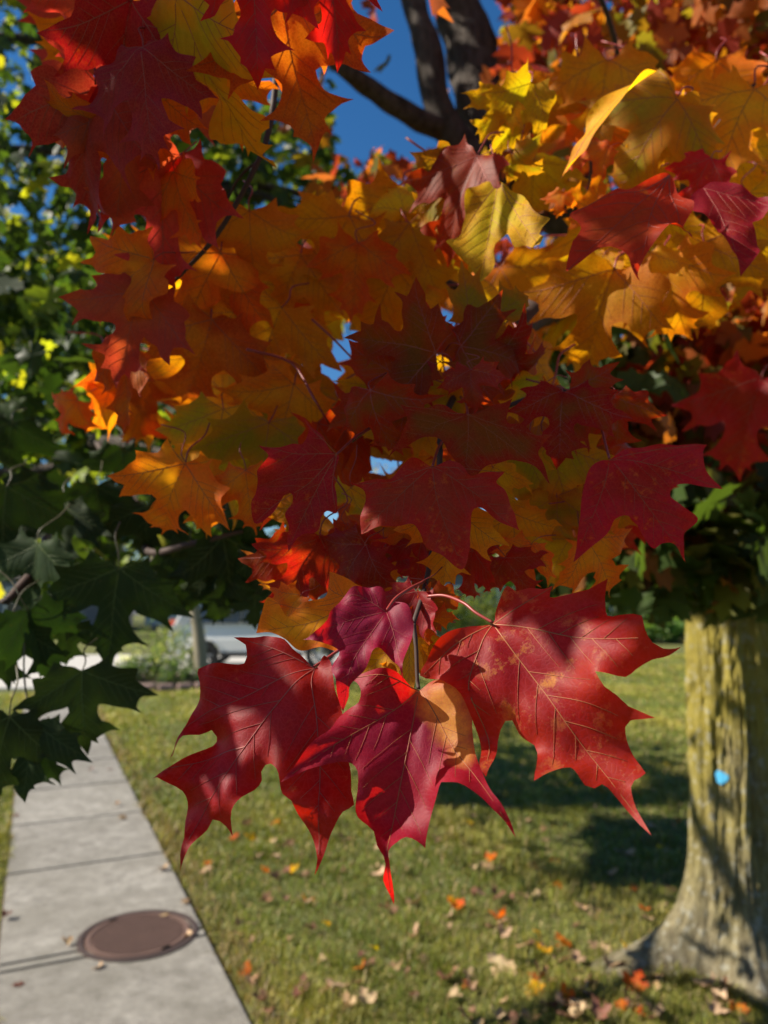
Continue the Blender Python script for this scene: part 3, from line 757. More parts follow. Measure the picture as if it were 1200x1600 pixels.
traced_leaf(maple, c5([(970, 176), (960, 112), (900, 90), (850, 95), (810, 120), (790, 150), (760, 190), (750, 220), (720, 260), (690, 280), (656, 288), (710, 302), (760, 310), (790, 330), (792, 350), (775, 370), (762, 400), (780, 440), (785, 500), (806, 556), (825, 490), (830, 460), (860, 430), (890, 400), (905, 370), (915, 345), (940, 328), (970, 340), (995, 375), (1015, 400), (1032, 456), (1028, 390), (1050, 340), (1065, 290), (1070, 230), (1060, 190), (1035, 160), (1000, 142)]),
            c5([(970, 178)])[0], c5([(806, 545)])[0], [c5(l) for l in ([(970, 178), (900, 280), (840, 380), (806, 540)], [(970, 178), (850, 210), (665, 288)], [(970, 178), (1000, 280), (1030, 440)], [(970, 178), (880, 130), (820, 122)])],
            0.430, 0.0, 0.55, 'crimson', 41, 'red', 'small dark crimson leaf overlapping the two left ones', wave=0.06, fold=0.08)
traced_leaf(maple, c5([(770, 170), (885, 88), (820, 58), (756, 33), (752, 80), (742, 122), (700, 142), (650, 152), (600, 200), (562, 150), (522, 132), (500, 200), (480, 262), (540, 262), (590, 290), (640, 328), (720, 320), (800, 330), (860, 250), (840, 190)]),
            c5([(840, 140)])[0], c5([(490, 258)])[0], [c5(l) for l in ([(840, 140), (700, 220), (490, 258)], [(840, 140), (760, 100), (756, 40)], [(840, 140), (640, 170), (525, 140)])],
            0.50, 0.1, 0.35, 'orange', 43, 'tan', 'orange-red leaf behind the dark crimson one')
traced_leaf(maple, c4([(262, 395), (230, 390), (180, 370), (120, 385), (52, 377), (72, 415), (50, 470), (12, 527), (60, 492), (110, 472), (160, 475), (190, 495), (215, 545), (250, 600), (240, 655), (280, 600), (310, 575), (345, 560), (400, 545), (440, 555), (480, 590), (514, 624), (490, 560), (480, 520), (500, 490), (530, 460), (480, 450), (430, 430), (395, 420), (385, 400), (402, 342), (350, 370), (310, 385)]),
            c4([(262, 397)])[0], c4([(242, 645)])[0], [c4(l) for l in ([(262, 397), (262, 480), (245, 640)], [(262, 397), (150, 440), (18, 524)], [(262, 397), (400, 440), (525, 460)], [(262, 397), (150, 385), (60, 379)], [(262, 397), (400, 500), (505, 615)])],
            0.53, 0.05, 0.5, 'darkred', 47, 'tan', 'wide dark red leaf with a greenish middle over the cluster')
traced_leaf(maple, [(675, 727), (640, 722), (610, 748), (590, 752), (546, 760), (568, 768), (572, 783), (563, 805), (564, 834), (590, 825), (620, 822), (645, 822), (656, 835), (665, 855), (690, 870), (722, 890), (733, 860), (735, 830), (738, 800), (750, 797), (775, 812), (810, 835), (800, 800), (788, 770), (775, 755), (789, 737), (760, 738), (735, 745), (720, 728), (700, 720)],
            (675, 728), (721, 885), [[(675, 728), (685, 790), (720, 884)], [(675, 728), (620, 780), (566, 830)], [(675, 728), (740, 770), (805, 830)], [(675, 728), (610, 755), (552, 760)], [(675, 728), (740, 735), (785, 738)]],
            0.50, -0.05, 0.35, 'scarlet', 53, 'tan', 'scarlet leaf hanging in the middle of the cluster')
traced_leaf(maple, c3([(548, 412), (500, 390), (470, 330), (348, 212), (378, 290), (345, 365), (290, 365), (200, 385), (92, 363), (145, 440), (80, 520), (85, 560), (70, 650), (45, 700), (66, 804), (112, 800), (180, 740), (240, 650), (285, 645), (290, 690), (245, 760), (265, 830), (258, 920), (264, 984), (310, 910), (360, 875), (410, 880), (440, 850), (460, 780), (490, 745), (548, 757), (545, 680), (530, 560), (540, 500), (562, 430)]),
            c3([(546, 414)])[0], c3([(264, 970)])[0], [c3(l) for l in ([(546, 414), (420, 640), (330, 820), (264, 970)], [(546, 414), (380, 590), (200, 690), (80, 795)], [(546, 414), (300, 420), (105, 370)], [(546, 414), (430, 310), (352, 220)], [(546, 414), (520, 600), (540, 745)])],
            0.52, 0.18, 0.25, 'scarlet', 59, 'tan', 'dark scarlet leaf with curled edge at the left of the cluster')
traced_leaf(maple, c4([(706, 530), (740, 510), (800, 500), (870, 498), (1004, 499), (985, 530), (1000, 580), (1054, 633), (960, 620), (910, 620), (895, 645), (930, 690), (978, 726), (945, 760), (940, 800), (952, 850), (910, 800), (870, 800), (836, 818), (800, 770), (760, 715), (720, 730), (690, 780), (640, 820), (588, 866), (600, 800), (610, 720), (620, 640), (640, 570), (680, 540)]),
            c4([(706, 532)])[0], c4([(950, 840)])[0], [c4(l) for l in ([(706, 532), (780, 630), (860, 730), (950, 842)], [(706, 532), (860, 560), (1048, 631)], [(706, 532), (680, 640), (592, 860)], [(706, 532), (850, 510), (998, 500)])],
            0.55, -0.12, 0.35, 'scarlet', 61, 'tan', 'broad dark red leaf standing out at the right of the cluster')
traced_leaf(maple, c2([(890, 548), (820, 560), (740, 600), (660, 640), (588, 655), (620, 700), (582, 770), (572, 844), (640, 800), (700, 780), (750, 800), (770, 850), (792, 894), (800, 830), (850, 760), (900, 735), (958, 757), (945, 700), (962, 650), (925, 600)]),
            c2([(890, 550)])[0], c2([(792, 885)])[0], [c2(l) for l in ([(890, 550), (830, 680), (792, 885)], [(890, 550), (740, 690), (578, 838)], [(890, 550), (730, 620), (595, 656)], [(890, 550), (920, 660), (954, 752)])],
            0.66, 0.1, 0.5, 'scarlet', 67, 'red', 'deep red leaf before the gold ones at the upper right')
traced_leaf(maple, c2([(1000, 585), (1060, 575), (1130, 600), (1210, 630), (1180, 690), (1150, 700), (1165, 750), (1170, 795), (1114, 866), (1085, 790), (1040, 720), (1000, 690), (948, 640)]),
            c2([(1000, 590)])[0], c2([(1116, 858)])[0], [c2(l) for l in ([(1000, 590), (1060, 700), (1116, 858)], [(1000, 590), (1100, 620), (1205, 632)])],
            0.68, -0.2, 0.4, 'scarlet', 71, 'red', 'red leaf with a pink lit edge at the right border')
traced_leaf(maple, c2([(362, 570), (400, 600), (440, 620), (470, 680), (532, 731), (500, 770), (520, 800), (510, 834), (450, 790), (420, 800), (385, 740), (350, 760), (340, 830), (300, 884), (270, 840), (212, 792), (240, 760), (260, 700), (270, 640), (300, 590), (335, 558)]),
            c2([(360, 572)])[0], c2([(300, 880)])[0], [c2(l) for l in ([(360, 572), (330, 720), (302, 870)], [(360, 572), (430, 700), (508, 825)], [(360, 572), (440, 660), (525, 730)], [(360, 572), (290, 680), (220, 788)])],
            0.70, -0.5, 0.5, 'gold', 73, 'tan', 'sunlit gold leaf hanging near the middle of the crown', fold=0.25)
traced_leaf(maple, c2([(545, 556), (590, 470), (620, 420), (640, 380), (700, 320), (770, 262), (854, 212), (835, 255), (770, 330), (715, 385), (650, 440), (600, 510)]),
            c2([(550, 550)])[0], c2([(850, 215)])[0], [c2([(550, 550), (640, 425), (740, 320), (850, 216)])],
            0.72, -0.9, 0.6, 'gold', 79, 'tan', 'gold leaf seen nearly edge-on at the upper right', secs=False)

def petiole(tree, pts, col='red', r0=0.0011, r1=0.0009):
    return link('petiole', tube_mesh('petiole', pts, r0, r1, 7, 8), tree, M_PET[col])
petiole(maple, [at(*c6([(240, 115)])[0], 0.478), at(*c6([(300, 113)])[0], 0.47), at(*c6([(365, 138)])[0], 0.455), at(*c6([(408, 172)])[0], 0.446), at(*c6([(466, 206)])[0], 0.439)])
petiole(maple, [at(646, 972, 0.475), at(600, 985, 0.48), at(540, 1010, 0.478), at(500, 1036, 0.468), at(489, 1043, 0.455)])
petiole(maple, [at(664, 908, 0.51), at(640, 920, 0.47), at(618, 935, 0.45), at(604, 954, 0.436)])
petiole(maple, [at(690, 690, 0.575), at(683, 705, 0.54), at(676, 728, 0.50)])
petiole(maple, [at(720, 620, 0.63), at(728, 630, 0.58), at(731, 648, 0.531)])
petiole(maple, [at(600, 660, 0.6), at(560, 680, 0.57), at(526, 710, 0.522)])
petiole(maple, [at(880, 612, 0.62), at(930, 650, 0.6), at(952, 716, 0.552)])

HAND = [  # base px, tip px, depth, kind, roll, dz, width
 # lower cluster, behind the big ones
 (640, 985, 560, 1062, .50, 'amber', 20, .02, 1.0), (640, 960, 716, 968, .50, 'orange', -25, .0, .9), (655, 985, 632, 1066, .515, 'amber', 15, .0, 1.25), (650, 845, 668, 945, .60, 'darkred', 15, 0, 1.2), (725, 845, 770, 925, .60, 'darkred', -15, 0, 1.2), (600, 840, 575, 925, .61, 'scarlet', 10, 0, 1.1),
 (500, 838, 430, 958, .56, 'scarlet', -15, .02, 1.0), (540, 820, 570, 905, .545, 'scarlet', 35, .0, .7), (470, 850, 425, 990, .60, 'darkred', 10, 0, .9),
 (705, 790, 690, 922, .512, 'orange', 10, .0, 1.1), (800, 800, 812, 905, .60, 'orange', -10, .02, 1.0), (870, 775, 868, 900, .61, 'olive', 20, .02, 1.0),
 (920, 840, 965, 935, .60, 'orange', -25, .02, 1.1), (770, 730, 800, 830, .57, 'amber', 30, 0, .8), (650, 795, 612, 880, .53, 'rust', 0, .01, 1.1), (660, 840, 640, 925, .535, 'scarlet', 20, 0, .9), (550, 760, 560, 850, .59, 'olive', 20, .02, .9),
 (860, 690, 905, 850, .60, 'olive', 10, .02, .9), (820, 700, 760, 790, .60, 'olive', -15, .02, 1.0), (890, 840, 850, 920, .64, 'amber', 0, .02, 1.0),
 (570, 850, 505, 955, .525, 'scarlet', 15, .0, .95), (470, 930, 420, 985, .53, 'orange', 20, 0, 1.0), (600, 880, 560, 950, .55, 'orange', -20, 0, .9), (740, 860, 725, 950, .55, 'scarlet', 25, 0, .9), (480, 790, 430, 880, .60, 'orange', 10, 0, 1.0), (830, 850, 800, 925, .57, 'rust', 30, 0, 1.0),
 (455, 870, 415, 960, .62, 'rust', -20, 0, 1.0), (940, 780, 930, 870, .64, 'rust', 20, 0, 1.0),
 (652, 925, 610, 1012, .497, 'scarlet', 25, .0, .95), (672, 925, 706, 1000, .502, 'darkred', -20, .0, 1.0), (648, 985, 600, 1070, .51, 'orange', -20, 0, .9), (790, 870, 835, 940, .56, 'scarlet', 20, 0, 1.0), (560, 880, 600, 960, .54, 'scarlet', -30, 0, .9),
 # dark ones above the cluster
 (678, 552, 546, 518, .60, 'darkred', 15, -.02, 1.05), (690, 548, 715, 470, .62, 'darkred', 20, .02, .9), (720, 540, 855, 545, .61, 'darkred', -30, -.01, 1.0), (735, 520, 830, 452, .64, 'olive', -10, .0, 1.1),
 (735, 575, 738, 642, .56, 'scarlet', 10, -.01, 1.1), (880, 612, 872, 720, .58, 'darkred', 0, -.02, 1.15), (890, 610, 992, 665, .59, 'darkred', -25, 0, 1.0), (640, 600, 505, 660, .60, 'darkred', 25, 0, 1.0),
 (580, 610, 600, 735, .57, 'darkred', 30, -.01, 1.0), (640, 610, 560, 720, .63, 'olive', -10, 0, 1.0), (700, 600, 640, 680, .64, 'olive', 0, .02, 1.0), (850, 600, 770, 650, .63, 'olive', 40, 0, 1.0),
 (960, 620, 985, 725, .63, 'darkred', -20, 0, .9), (660, 560, 575, 606, .60, 'scarlet', 35, .0, .9), (770, 560, 880, 590, .63, 'darkred', 30, 0, .9),
 # upper left
 (140, -25, 97, 116, .61, 'maroon', 10, .0, 1.15), (205, 0, 180, 240, .58, 'scarlet', -15, .02, .75), (225, 80, 232, 248, .56, 'maroon', 20, -.01, .85), (150, 130, 95, 350, .60, 'maroon', 35, .01, .8),
 (150, 190, 42, 240, .61, 'rust', -20, 0, .9), (292, 0, 318, 292, .57, 'olive', 50, .01, .75), (262, -10, 262, 70, .60, 'crimson', 0, .02, 1.1), (398, -70, 397, 112, .52, 'crimson', 10, .0, .95),
 (505, -85, 546, 84, .52, 'crimson', -20, .0, .8), (440, 10, 494, 248, .59, 'rust', -10, .02, .9), (425, 30, 545, 105, .60, 'rust', 20, 0, .9), (345, 110, 375, 232, .64, 'orange', 10, .03, 1.1),
 (200, 160, 182, 372, .62, 'maroon', -10, .02, .85), (250, 150, 230, 270, .63, 'rust', 20, .0, 1.0), (205, 195, 222, 262, .65, 'gold', 30, 0, .9), (265, 250, 240, 470, .66, 'maroon', 15, .0, .8), (275, 270, 300, 390, .65, 'rust', 50, 0, .9),
 (390, 330, 398, 470, .72, 'rust', 0, .03, 1.1), (240, 405, 103, 500, .66, 'rust', 20, 0, .8), (228, 455, 168, 600, .67, 'maroon', 20, .0, 1.0), (345, 395, 270, 545, .74, 'rust', 0, .02, 1.1), (330, 500, 290, 650, .76, 'rust', -10, .0, 1.15),
 (200, 550, 190, 676, .70, 'rust', 45, .0, .8), (290, 725, 236, 856, .66, 'orange', 10, .0, 1.1), (295, 728, 330, 842, .68, 'orange', -10, .02, .9), (385, 735, 394, 836, .66, 'orange', 10, .0, 1.0), (120, 625, 72, 690, .95, 'orange', 20, 0, .8),
 (440, 480, 390, 620, .78, 'amber', 0, .02, 1.1), (350, 640, 330, 770, .74, 'olive', 10, 0, 1.1), (460, 600, 430, 730, .74, 'amber', -10, 0, 1.1), (410, 560, 350, 680, .78, 'amber', 0, 0, 1.2), (420, 660, 400, 800, .72, 'olive', 10, 0, 1.1),
 # middle and right, gold and amber
 (632, 330, 610, 256, .85, 'gold', 10, .0, 1.2), (470, 350, 552, 325, .88, 'gold', 30, .0, .8), (545, 340, 470, 480, .84, 'amber', 0, .0, 1.1), (560, 380, 548, 500, .80, 'orange', 10, 0, 1.1), (470, 400, 420, 520, .86, 'amber', 0, .0, 1.1),
 (640, 350, 690, 470, .84, 'amber', -10, .0, 1.1), (620, 420, 560, 540, .85, 'amber', 10, .0, 1.2), (730, 260, 640, 345, .74, 'olive', 20, .0, .9), (745, 245, 665, 395, .72, 'scarlet', 40, .0, .8), (790, 150, 750, 215, .78, 'gold', 10, .0, 1.0),
 (830, 130, 795, 250, .78, 'gold', -30, .0, .8), (800, 240, 850, 285, .74, 'olive', 20, 0, 1.0), (1060, 150, 960, 290, .80, 'olive', 10, .0, 1.1), (1030, 180, 1100, 290, .82, 'olive', -20, .0, 1.0), (1180, 130, 1110, 290, .86, 'amber', 10, .0, 1.0),
 (960, 420, 906, 590, .80, 'amber', 0, .0, 1.1), (1040, 400, 1062, 545, .82, 'amber', 10, .0, 1.1), (1100, 380, 1112, 540, .86, 'amber', -15, .0, 1.1), (1015, 395, 1022, 478, .80, 'gold', 0, .0, 1.1), (945, 395, 905, 465, .82, 'gold', 20, .0, 1.0),
 (880, 300, 870, 340, .85, 'orange', 0, 0, 1.0), (930, 330, 880, 300, .86, 'orange', 20, 0, 1.2), (1170, 300, 1200, 420, .90, 'amber', 0, 0, 1.1), (1190, 590, 1130, 752, 1.2, 'scarlet', 10, 0, 1.0), 
 (950, 230, 880, 260, .80, 'orange', 40, 0, .8), (1110, 250, 1060, 330, .74, 'scarlet', 10, 0, .9), (760, 330, 700, 420, .76, 'rust', 30, 0, .8),
]
for bx, by, tx, ty, z, kind, roll, dz, w in HAND:
    screen_leaf(maple, bx, by, tx, ty, z, kind, roll, dz, w)

FILL = [  # px box, count, depth range, kinds
 ((210, 270, 450, 640), 8, (.85, 1.15), ('rust', 'orange', 'orange', 'amber', 'olive')),
 ((390, 350, 720, 670), 12, (.85, 1.2), ('amber', 'amber', 'olive', 'gold', 'orange')),
 ((690, 150, 1190, 480), 20, (.90, 1.3), ('amber', 'amber', 'gold', 'orange', 'olive')),
 ((480, 580, 950, 840), 11, (.68, .90), ('darkred', 'olive', 'amber', 'scarlet')),
 ((120, -40, 310, 280), 4, (.75, .95), ('maroon', 'rust', 'orange')),
 ((330, 600, 460, 730), 4, (.85, 1.0), ('olive', 'amber', 'orange')),
 ((700, 390, 960, 540), 6, (.90, 1.2), ('amber', 'orange', 'amber')),
]
def blocked(px, py):   # openings through the branch that the photo shows
    return (470 < px < 830 and py < 300) or (px < 190 and py > 330 and py < 640) or (px > 1080 and py > 430) or (360 < px < 530 and 150 < py < 345) or math.hypot(px - 445, py - 380) < 55 or math.hypot(px - 670, py - 405) < 45 or math.hypot(px - 300, py - 660) < 45 or math.hypot(px - 845, py - 330) < 40
for (x0, y0, x1, y1), cnt, (z0, z1), kinds in FILL:
    k = 0
    while k < cnt:
        px, py = rnd.uniform(x0, x1), rnd.uniform(y0, y1)
        if blocked(px, py): continue
        z = rnd.uniform(z0, z1); L = rnd.uniform(0.115, 0.155) * F / z
        a = rnd.gauss(0, 0.55); bx, by = px - math.sin(a) * L * .4, py - math.cos(a) * L * .4
        screen_leaf(maple, bx, by, bx + math.sin(a) * L, by + math.cos(a) * L, z, rnd.choice(kinds), rnd.gauss(0, 46), rnd.uniform(-.05, .06), rnd.uniform(.9, 1.15)); k += 1

# ---- the rest of the maple's crown, farther off and overhead
g = np.random.default_rng(11)
def crown(tree, name, n_cl, per, spread, zones, table, size, g, keep=None, hang=0.8):
    """zones: (px box, depth range, weight) as seen, or ('w', lo, hi, weight) world boxes"""
    cs = []
    wts = np.array([z[-1] for z in zones], float); wts /= wts.sum()
    for zi in g.choice(len(zones), n_cl, p=wts):
        zn = zones[zi]
        if zn[0] == 'w': cs.append(g.uniform(zn[1], zn[2]))
        else:
            (x0, y0, x1, y1), (a, b), _ = zn
            cs.append(np.array(at(g.uniform(x0, x1), g.uniform(y0, y1), g.uniform(a, b))))
    P = clumps(g, np.array(cs), per, spread)
    if keep is not None: P = P[keep(P)]
    n = len(P)
    return scatter(name, P, g.uniform(*size, n), mixcols(g, n, table), tree, g, hang=hang)
LIT = [(at(x, y, z)) for x, y, z in ((780, 1010, .44), (700, 1050, .44), (790, 1070, .44), (820, 1150, .44), (900, 1050, .44), (560, 1020, .43), (620, 1000, .43), (650, 1200, .44), (850, 1080, .43), (900, 1150, .43), (960, 1180, .43), (730, 1090, .44), (470, 1070, .45), (430, 1110, .45), (350, 1230, .44), (280, 1215, .44), (500, 1230, .44), (650, 1290, .44), (700, 1120, .45), (690, 1210, .44), (780, 350, .7), (800, 170, .78), (1010, 440, .8), (600, 290, .85), (945, 200, .72), (350, 220, .64), (215, 230, .65), (1150, 330, .68))]
def shade_filter(P, prob=0.95):
    """keep the crown open where the photo shows sun on lawn, walk, trunk and the lit leaves"""
    Sn = np.array(SUN)
    G_ = P - Sn * (P[:, 2] / Sn[2])[:, None]
    x, y, z = project(G_)
    inf = (z > 0) & (x > -30) & (x < 1240) & (y > 1010) & (y < 1640)
    dark = ((x > 600) & (y > 1105) & (y < 1265)) | ((x > 930) & (y > 1280) & (y < 1385)) | ((x > 170) & (x < 350) & (y > 1070) & (y < 1130))
    bad = inf & ~dark
    t = (P[:, 0] - (TB.x - 0.25)) / Sn[0]; H_ = P - Sn * t[:, None]
    bad |= (t > 0) & (H_[:, 2] > 0.0) & (H_[:, 2] < 1.72) & (np.abs(H_[:, 1] - TB.y) < 0.36)
    bad &= g.random(len(P)) < prob
    for q in LIT:
        d = P - np.array(q); tt = d @ Sn
        bad |= (tt > 0.02) & (np.linalg.norm(d - tt[:, None] * Sn, axis=1) < (np.where(tt > 1.5, 0.15, 0.04) if q.z < 1.72 else np.where(tt > 1.5, 0.10, 0.055)))
    return ~bad
RED = [((0.24, 0.03, 0.02), 3), ((0.33, 0.09, 0.02), 3), ((0.38, 0.16, 0.02), 2), ((0.16, 0.13, 0.02), 1.5), ((0.24, 0.12, 0.02), 1)]
def keep_maple(P):
    x, y, z = project(P)
    inf = (z > 0) & (x > -60) & (x < 1260) & (y > -60) & (y < 1660)
    bad = inf & (z < 1.9)
    bad |= inf & (x > 520) & (x < 790) & (y < 240) & (g.random(len(P)) > 0.05)
    bad |= inf & (y > 905) | (P[:, 2] < 1.55)
    bad |= inf & (x < 480) & (g.random(len(P)) > 0.2)
    return ~bad & shade_filter(P)
crown(maple, 'crown_and_shade_foliage', 120, 26, 0.15, [((780, -80, 1260, 240), (2.6, 4.6), 5), ((980, 540, 1260, 850), (2.2, 3.2), 9), ((560, 230, 800, 360), (2.5, 4.2), 1.2), ((1100, 250, 1300, 600), (2.2, 3.2), 2)], RED, (0.07, 0.12), g, keep_maple)
crown(maple, 'crown_and_shade_foliage', 120, 28, 0.28, [('w', (-1.2, 0.3, 3.3), (4.5, 6.5, 6.5), 4), ('w', (-2.8, -0.8, 2.75), (0.2, 1.6, 4.0), 1.2), ('w', (0.3, -1.5, 2.4), (3.5, 1.5, 4), 1.4)], RED, (0.08, 0.13), g, keep_maple)
# unseen leaf sprays added towards the sun to shade chosen leaves and limbs
def shade_spray(targets, per, spread, rngt, table):
    cs = np.array([np.array(at(x, y, z) + SUN * g.uniform(*rngt)) for x, y, z in targets for _ in range(2)])
    P = clumps(g, cs, per, spread); P = P[keep_maple(P)]
    x, y, z = project(P); mg = 60 + 190 / np.maximum(np.abs(z), .2); P = P[~((z > -0.1) & (x > -mg) & (x < 1200 + mg) & (y > -mg) & (y < 1600 + mg))]
    scatter('crown_and_shade_foliage', P, g.uniform(.08, .12, len(P)), mixcols(g, len(P), table), maple, g)  # shading leaves, added only outside the frame
shade_spray([(120, 60, .6), (200, 150, .6), (120, 250, .6), (300, 150, .6), (230, 330, .65), (420, 60, .58), (480, 170, .6), (400, 400, .75), (250, 480, .7), (330, 580, .76), (450, 560, .8), (250, 780, .66), (390, 780, .66), (550, 450, .8), (620, 530, .62), (750, 520, .62),
       (700, 660, .55), (850, 620, .6), (600, 700, .55), (900, 700, .58), (1050, 220, .8), (1150, 220, .85), (960, 500, .8), (1080, 480, .85), (760, 600, .6), (500, 650, .7)], 2, 0.09, (0.55, 1.6), RED)
shade_spray([(370, 1030, .45), (320, 1080, .45), (420, 1200, .45), (310, 1240, .45)], 4, 0.035, (0.36, 0.60), RED)
shade_spray([(590, 1090, .44), (590, 1190, .44)], 3, 0.03, (0.55, 0.8), RED)
shade_spray([(960, 960, .44)], 3, 0.03, (0.82, 1.05), RED)
shade_spray([(650, 60, 3.75), (690, 180, 3.7), (740, 60, 4.0), (760, 160, 3.9), (720, 10, 4.0), (600, 150, 3.6)], 16, 0.2, (1.7, 2.6), RED)
DKG = [((0.045, 0.075, 0.018), 3), ((0.10, 0.10, 0.02), 1), ((0.20, 0.08, 0.02), 0.7)]  # for leaves in shade: their shade is put into these dark tones
crown(maple, 'crown_and_shade_foliage', 34, 30, 0.11, [((860, 840, 1260, 925), (2.0, 2.9), 3), ((880, 500, 1020, 620), (2.0, 2.8), 0.5)], DKG, (0.08, 0.12), g, lambda P: (lambda x, y, z: ~((y > 935) & (x < 1300)))(*project(P)))

# ================================================================== GREEN TREE AT THE LEFT
GB = Vector((-4.4, 1.4, 0))
green = empty('green_maple_tree', GB, 'tall maple still in green leaf at the left edge', 'tree')
link('trunk', tube_mesh('trunk', [GB + Vector((0, 0, -0.1)), GB + Vector((0.02, 0, 1.2)), GB + Vector((0.05, 0.1, 2.6)), GB + Vector((0.2, 0.2, 5.5))], 0.22, 0.12, 20, 10, 0.2), green, M_BARK2)
limb(green, [GB + Vector((0.04, 0.08, 2.4)), at(20, 235, 4.9), at(130, 270, 4.7), at(260, 290, 4.6), at(400, 290, 4.6), at(540, 322, 4.7)], 0.042, 0.02)
limb(green, [at(260, 290, 4.6), at(380, 300, 4.5), at(450, 320, 4.4), at(510, 345, 4.3)], 0.035, 0.012)
limb(green, [GB + Vector((0.1, 0.1, 3.4)), at(0, 60, 5), at(150, 20, 5), at(300, -60, 5)], 0.045, 0.025)
limb(green, [GB + Vector((0.04, 0, 1.7)), at(30, 740, 3.4), at(150, 690, 2.6), at(230, 705, 2.2), at(305, 715, 2.0)], 0.04, 0.009)
limb(green, [at(305, 722, 2.0), at(312, 690, 2.0), at(318, 672, 2.0)], 0.008, 0.006, plain('cut_wood', (0.55, 0.5, 0.42), 0.7, 0.3), 7, name='twig')
limb(green, [at(30, 740, 3.4), at(60, 800, 1.8), at(70, 860, 1.2), at(20, 930, 1.0), at(0, 940, 1.0)], 0.015, 0.003, M_TWIG, 7, name='twig')
limb(green, [at(38, 1005, .93), at(38, 1060, .92), at(46, 1110, .9), at(58, 1132, .9)], 0.0012, 0.0010, M_PET['green'], 6, name='petiole')
limb(green, [at(150, 690, 2.6), at(220, 800, 1.5), at(230, 860, 1.2), at(300, 850, 1.1), at(380, 830, 1.1)], 0.010, 0.003, M_TWIG, 7, name='twig')
GH = [(128, 1048, 132, 1178, .90, 0, 1.15), (56, 1130, 32, 1250, .88, 20, 1.1), (15, 1120, -25, 1262, .86, -10, 1.0), (60, 1140, 88, 1230, .92, 30, .8), (186, 888, 166, 1040, 1.0, 10, 1.05), (45, 955, 88, 1068, .95, -20, 1.0), (15, 965, 5, 1082, .95, 20, .9),
      (110, 975, 100, 1040, 1.05, 0, 1.2), (60, 850, 40, 980, 1.05, 40, 1.1), (10, 760, 0, 900, 1.1, 0, 1.1), (100, 790, 90, 900, 1.15, 30, 1.0), (300, 850, 300, 955, 1.15, 10, 1.1), (352, 840, 365, 968, 1.1, -20, 1.1), (230, 790, 215, 900, 1.2, 20, 1.0),
      (400, 870, 410, 970, 1.1, 20, 1.0), (190, 700, 200, 790, 1.25, 0, 1.0), (150, 760, 160, 850, 1.2, 20, 1.1), (270, 770, 280, 850, 1.25, -20, 1.1), (340, 760, 350, 850, 1.2, 20, 1.1), (390, 790, 400, 880, 1.1, 10, 1.2), (20, 660, 0, 760, 1.3, 20, 1.1),
      (330, 900, 345, 985, 1.12, 10, 1.2), (400, 930, 396, 985, 1.12, 10, 1.2), (60, 740, 70, 840, 1.3, -20, 1.0), (260, 880, 245, 950, 1.2, 40, .9), (385, 880, 378, 990, 1.12, 0, 1.1), (345, 870, 330, 975, 1.2, 10, 1.1), (290, 900, 285, 965, 1.3, 0, 1.1)]
for i, (bx, by, tx, ty, z, roll, w) in enumerate(GH):
    screen_leaf(green, bx, by, tx, ty, z, 'green', roll, rnd.uniform(-.02, .03), w, 16 + i % 3 if i < 12 else None)
GRN = [((0.028, 0.052, 0.012), 5), ((0.05, 0.085, 0.014), 3), ((0.14, 0.18, 0.02), 1.6), ((0.28, 0.27, 0.025), 0.8)]
def keep_green(P):
    x, y, z = project(P)
    inf = (z > 0) & (x > -40) & (x < 1240) & (y > -40) & (y < 1640)
    bad = inf & (x > 520) & (y < 260) | inf & (z < 1.6) | inf & (y > 940) | (P[:, 2] < 1.4)
    return ~bad & shade_filter(P)
crown(green, 'crown_and_shade_foliage', 215, 36, 0.20, [((-80, -60, 330, 620), (3.4, 6.5), 5), ((250, 150, 640, 420), (4, 7), 2.0), ((-60, 580, 430, 900), (2.4, 5.5), 3.2), ((-700, -700, 100, 300), (3, 6), 2.0)], GRN, (0.055, 0.095), g, keep_green)
cs = []
while len(cs) < 100:      # leaf clumps added to this crown, aimed to shade the middle of the lawn
    px, py = g.uniform(590, 1120), g.uniform(1120, 1265)
    if g.random() < .25: px, py = g.uniform(930, 1080), g.uniform(1290, 1390)
    q = ground(px, py); cs.append(np.array(q + SUN * (g.uniform(3.2, 5.0) / SUN.z)))
P = clumps(g, np.array(cs), 44, 0.20); x, y, z = project(P); P = P[~((z > 0) & (x > 330) & (x < 1260) & (y > -60) & (y < 1660)) & ~((z > 0) & (z < 3)) & shade_filter(P, .85)]
scatter('crown_and_shade_foliage', P, g.uniform(.1, .14, len(P)), mixcols(g, len(P), GRN), green, g)

# ================================================================== BACKGROUND
def tree(name, label, base, h, rad, table, g, n_cl=60, per=40, leaf=(0.16, 0.26), trunk_r=0.16, lo=0.35, shape='maple'):
    t = empty(name, base, label, 'tree', 'trees beyond the lawn')
    link('trunk', tube_mesh('trunk', [base + Vector((0, 0, -0.1)), base + Vector((0.05, 0, h * 0.3)), base + Vector((-0.05, 0.1, h * 0.65))], trunk_r, trunk_r * 0.45, 12, 6, 0.2), t, M_BARK2)
    for k in range(4):
        a = k * 1.6 + h; p = base + Vector((0, 0.03, h * (0.3 + 0.08 * k)))
        link('limb', tube_mesh('limb', [p, p + Vector((math.cos(a) * rad * .4, math.sin(a) * rad * .4, h * .12)), p + Vector((math.cos(a) * rad * .75, math.sin(a) * rad * .75, h * .28))], trunk_r * .45, trunk_r * .12, 8, 5), t, M_BARK2)
    d = rand_dirs(n_cl, g) * (g.random(n_cl) ** 0.4)[:, None]
    c = np.array(base) + np.array([0, 0, h * (lo + (1 - lo) / 2)]) + d * np.array([rad, rad, h * (1 - lo) / 2])
    P = clumps(g, c, per, rad * 0.13)
    scatter('crown', P, g.uniform(*leaf, len(P)), mixcols(g, len(P), table), t, g, shape)
    return t
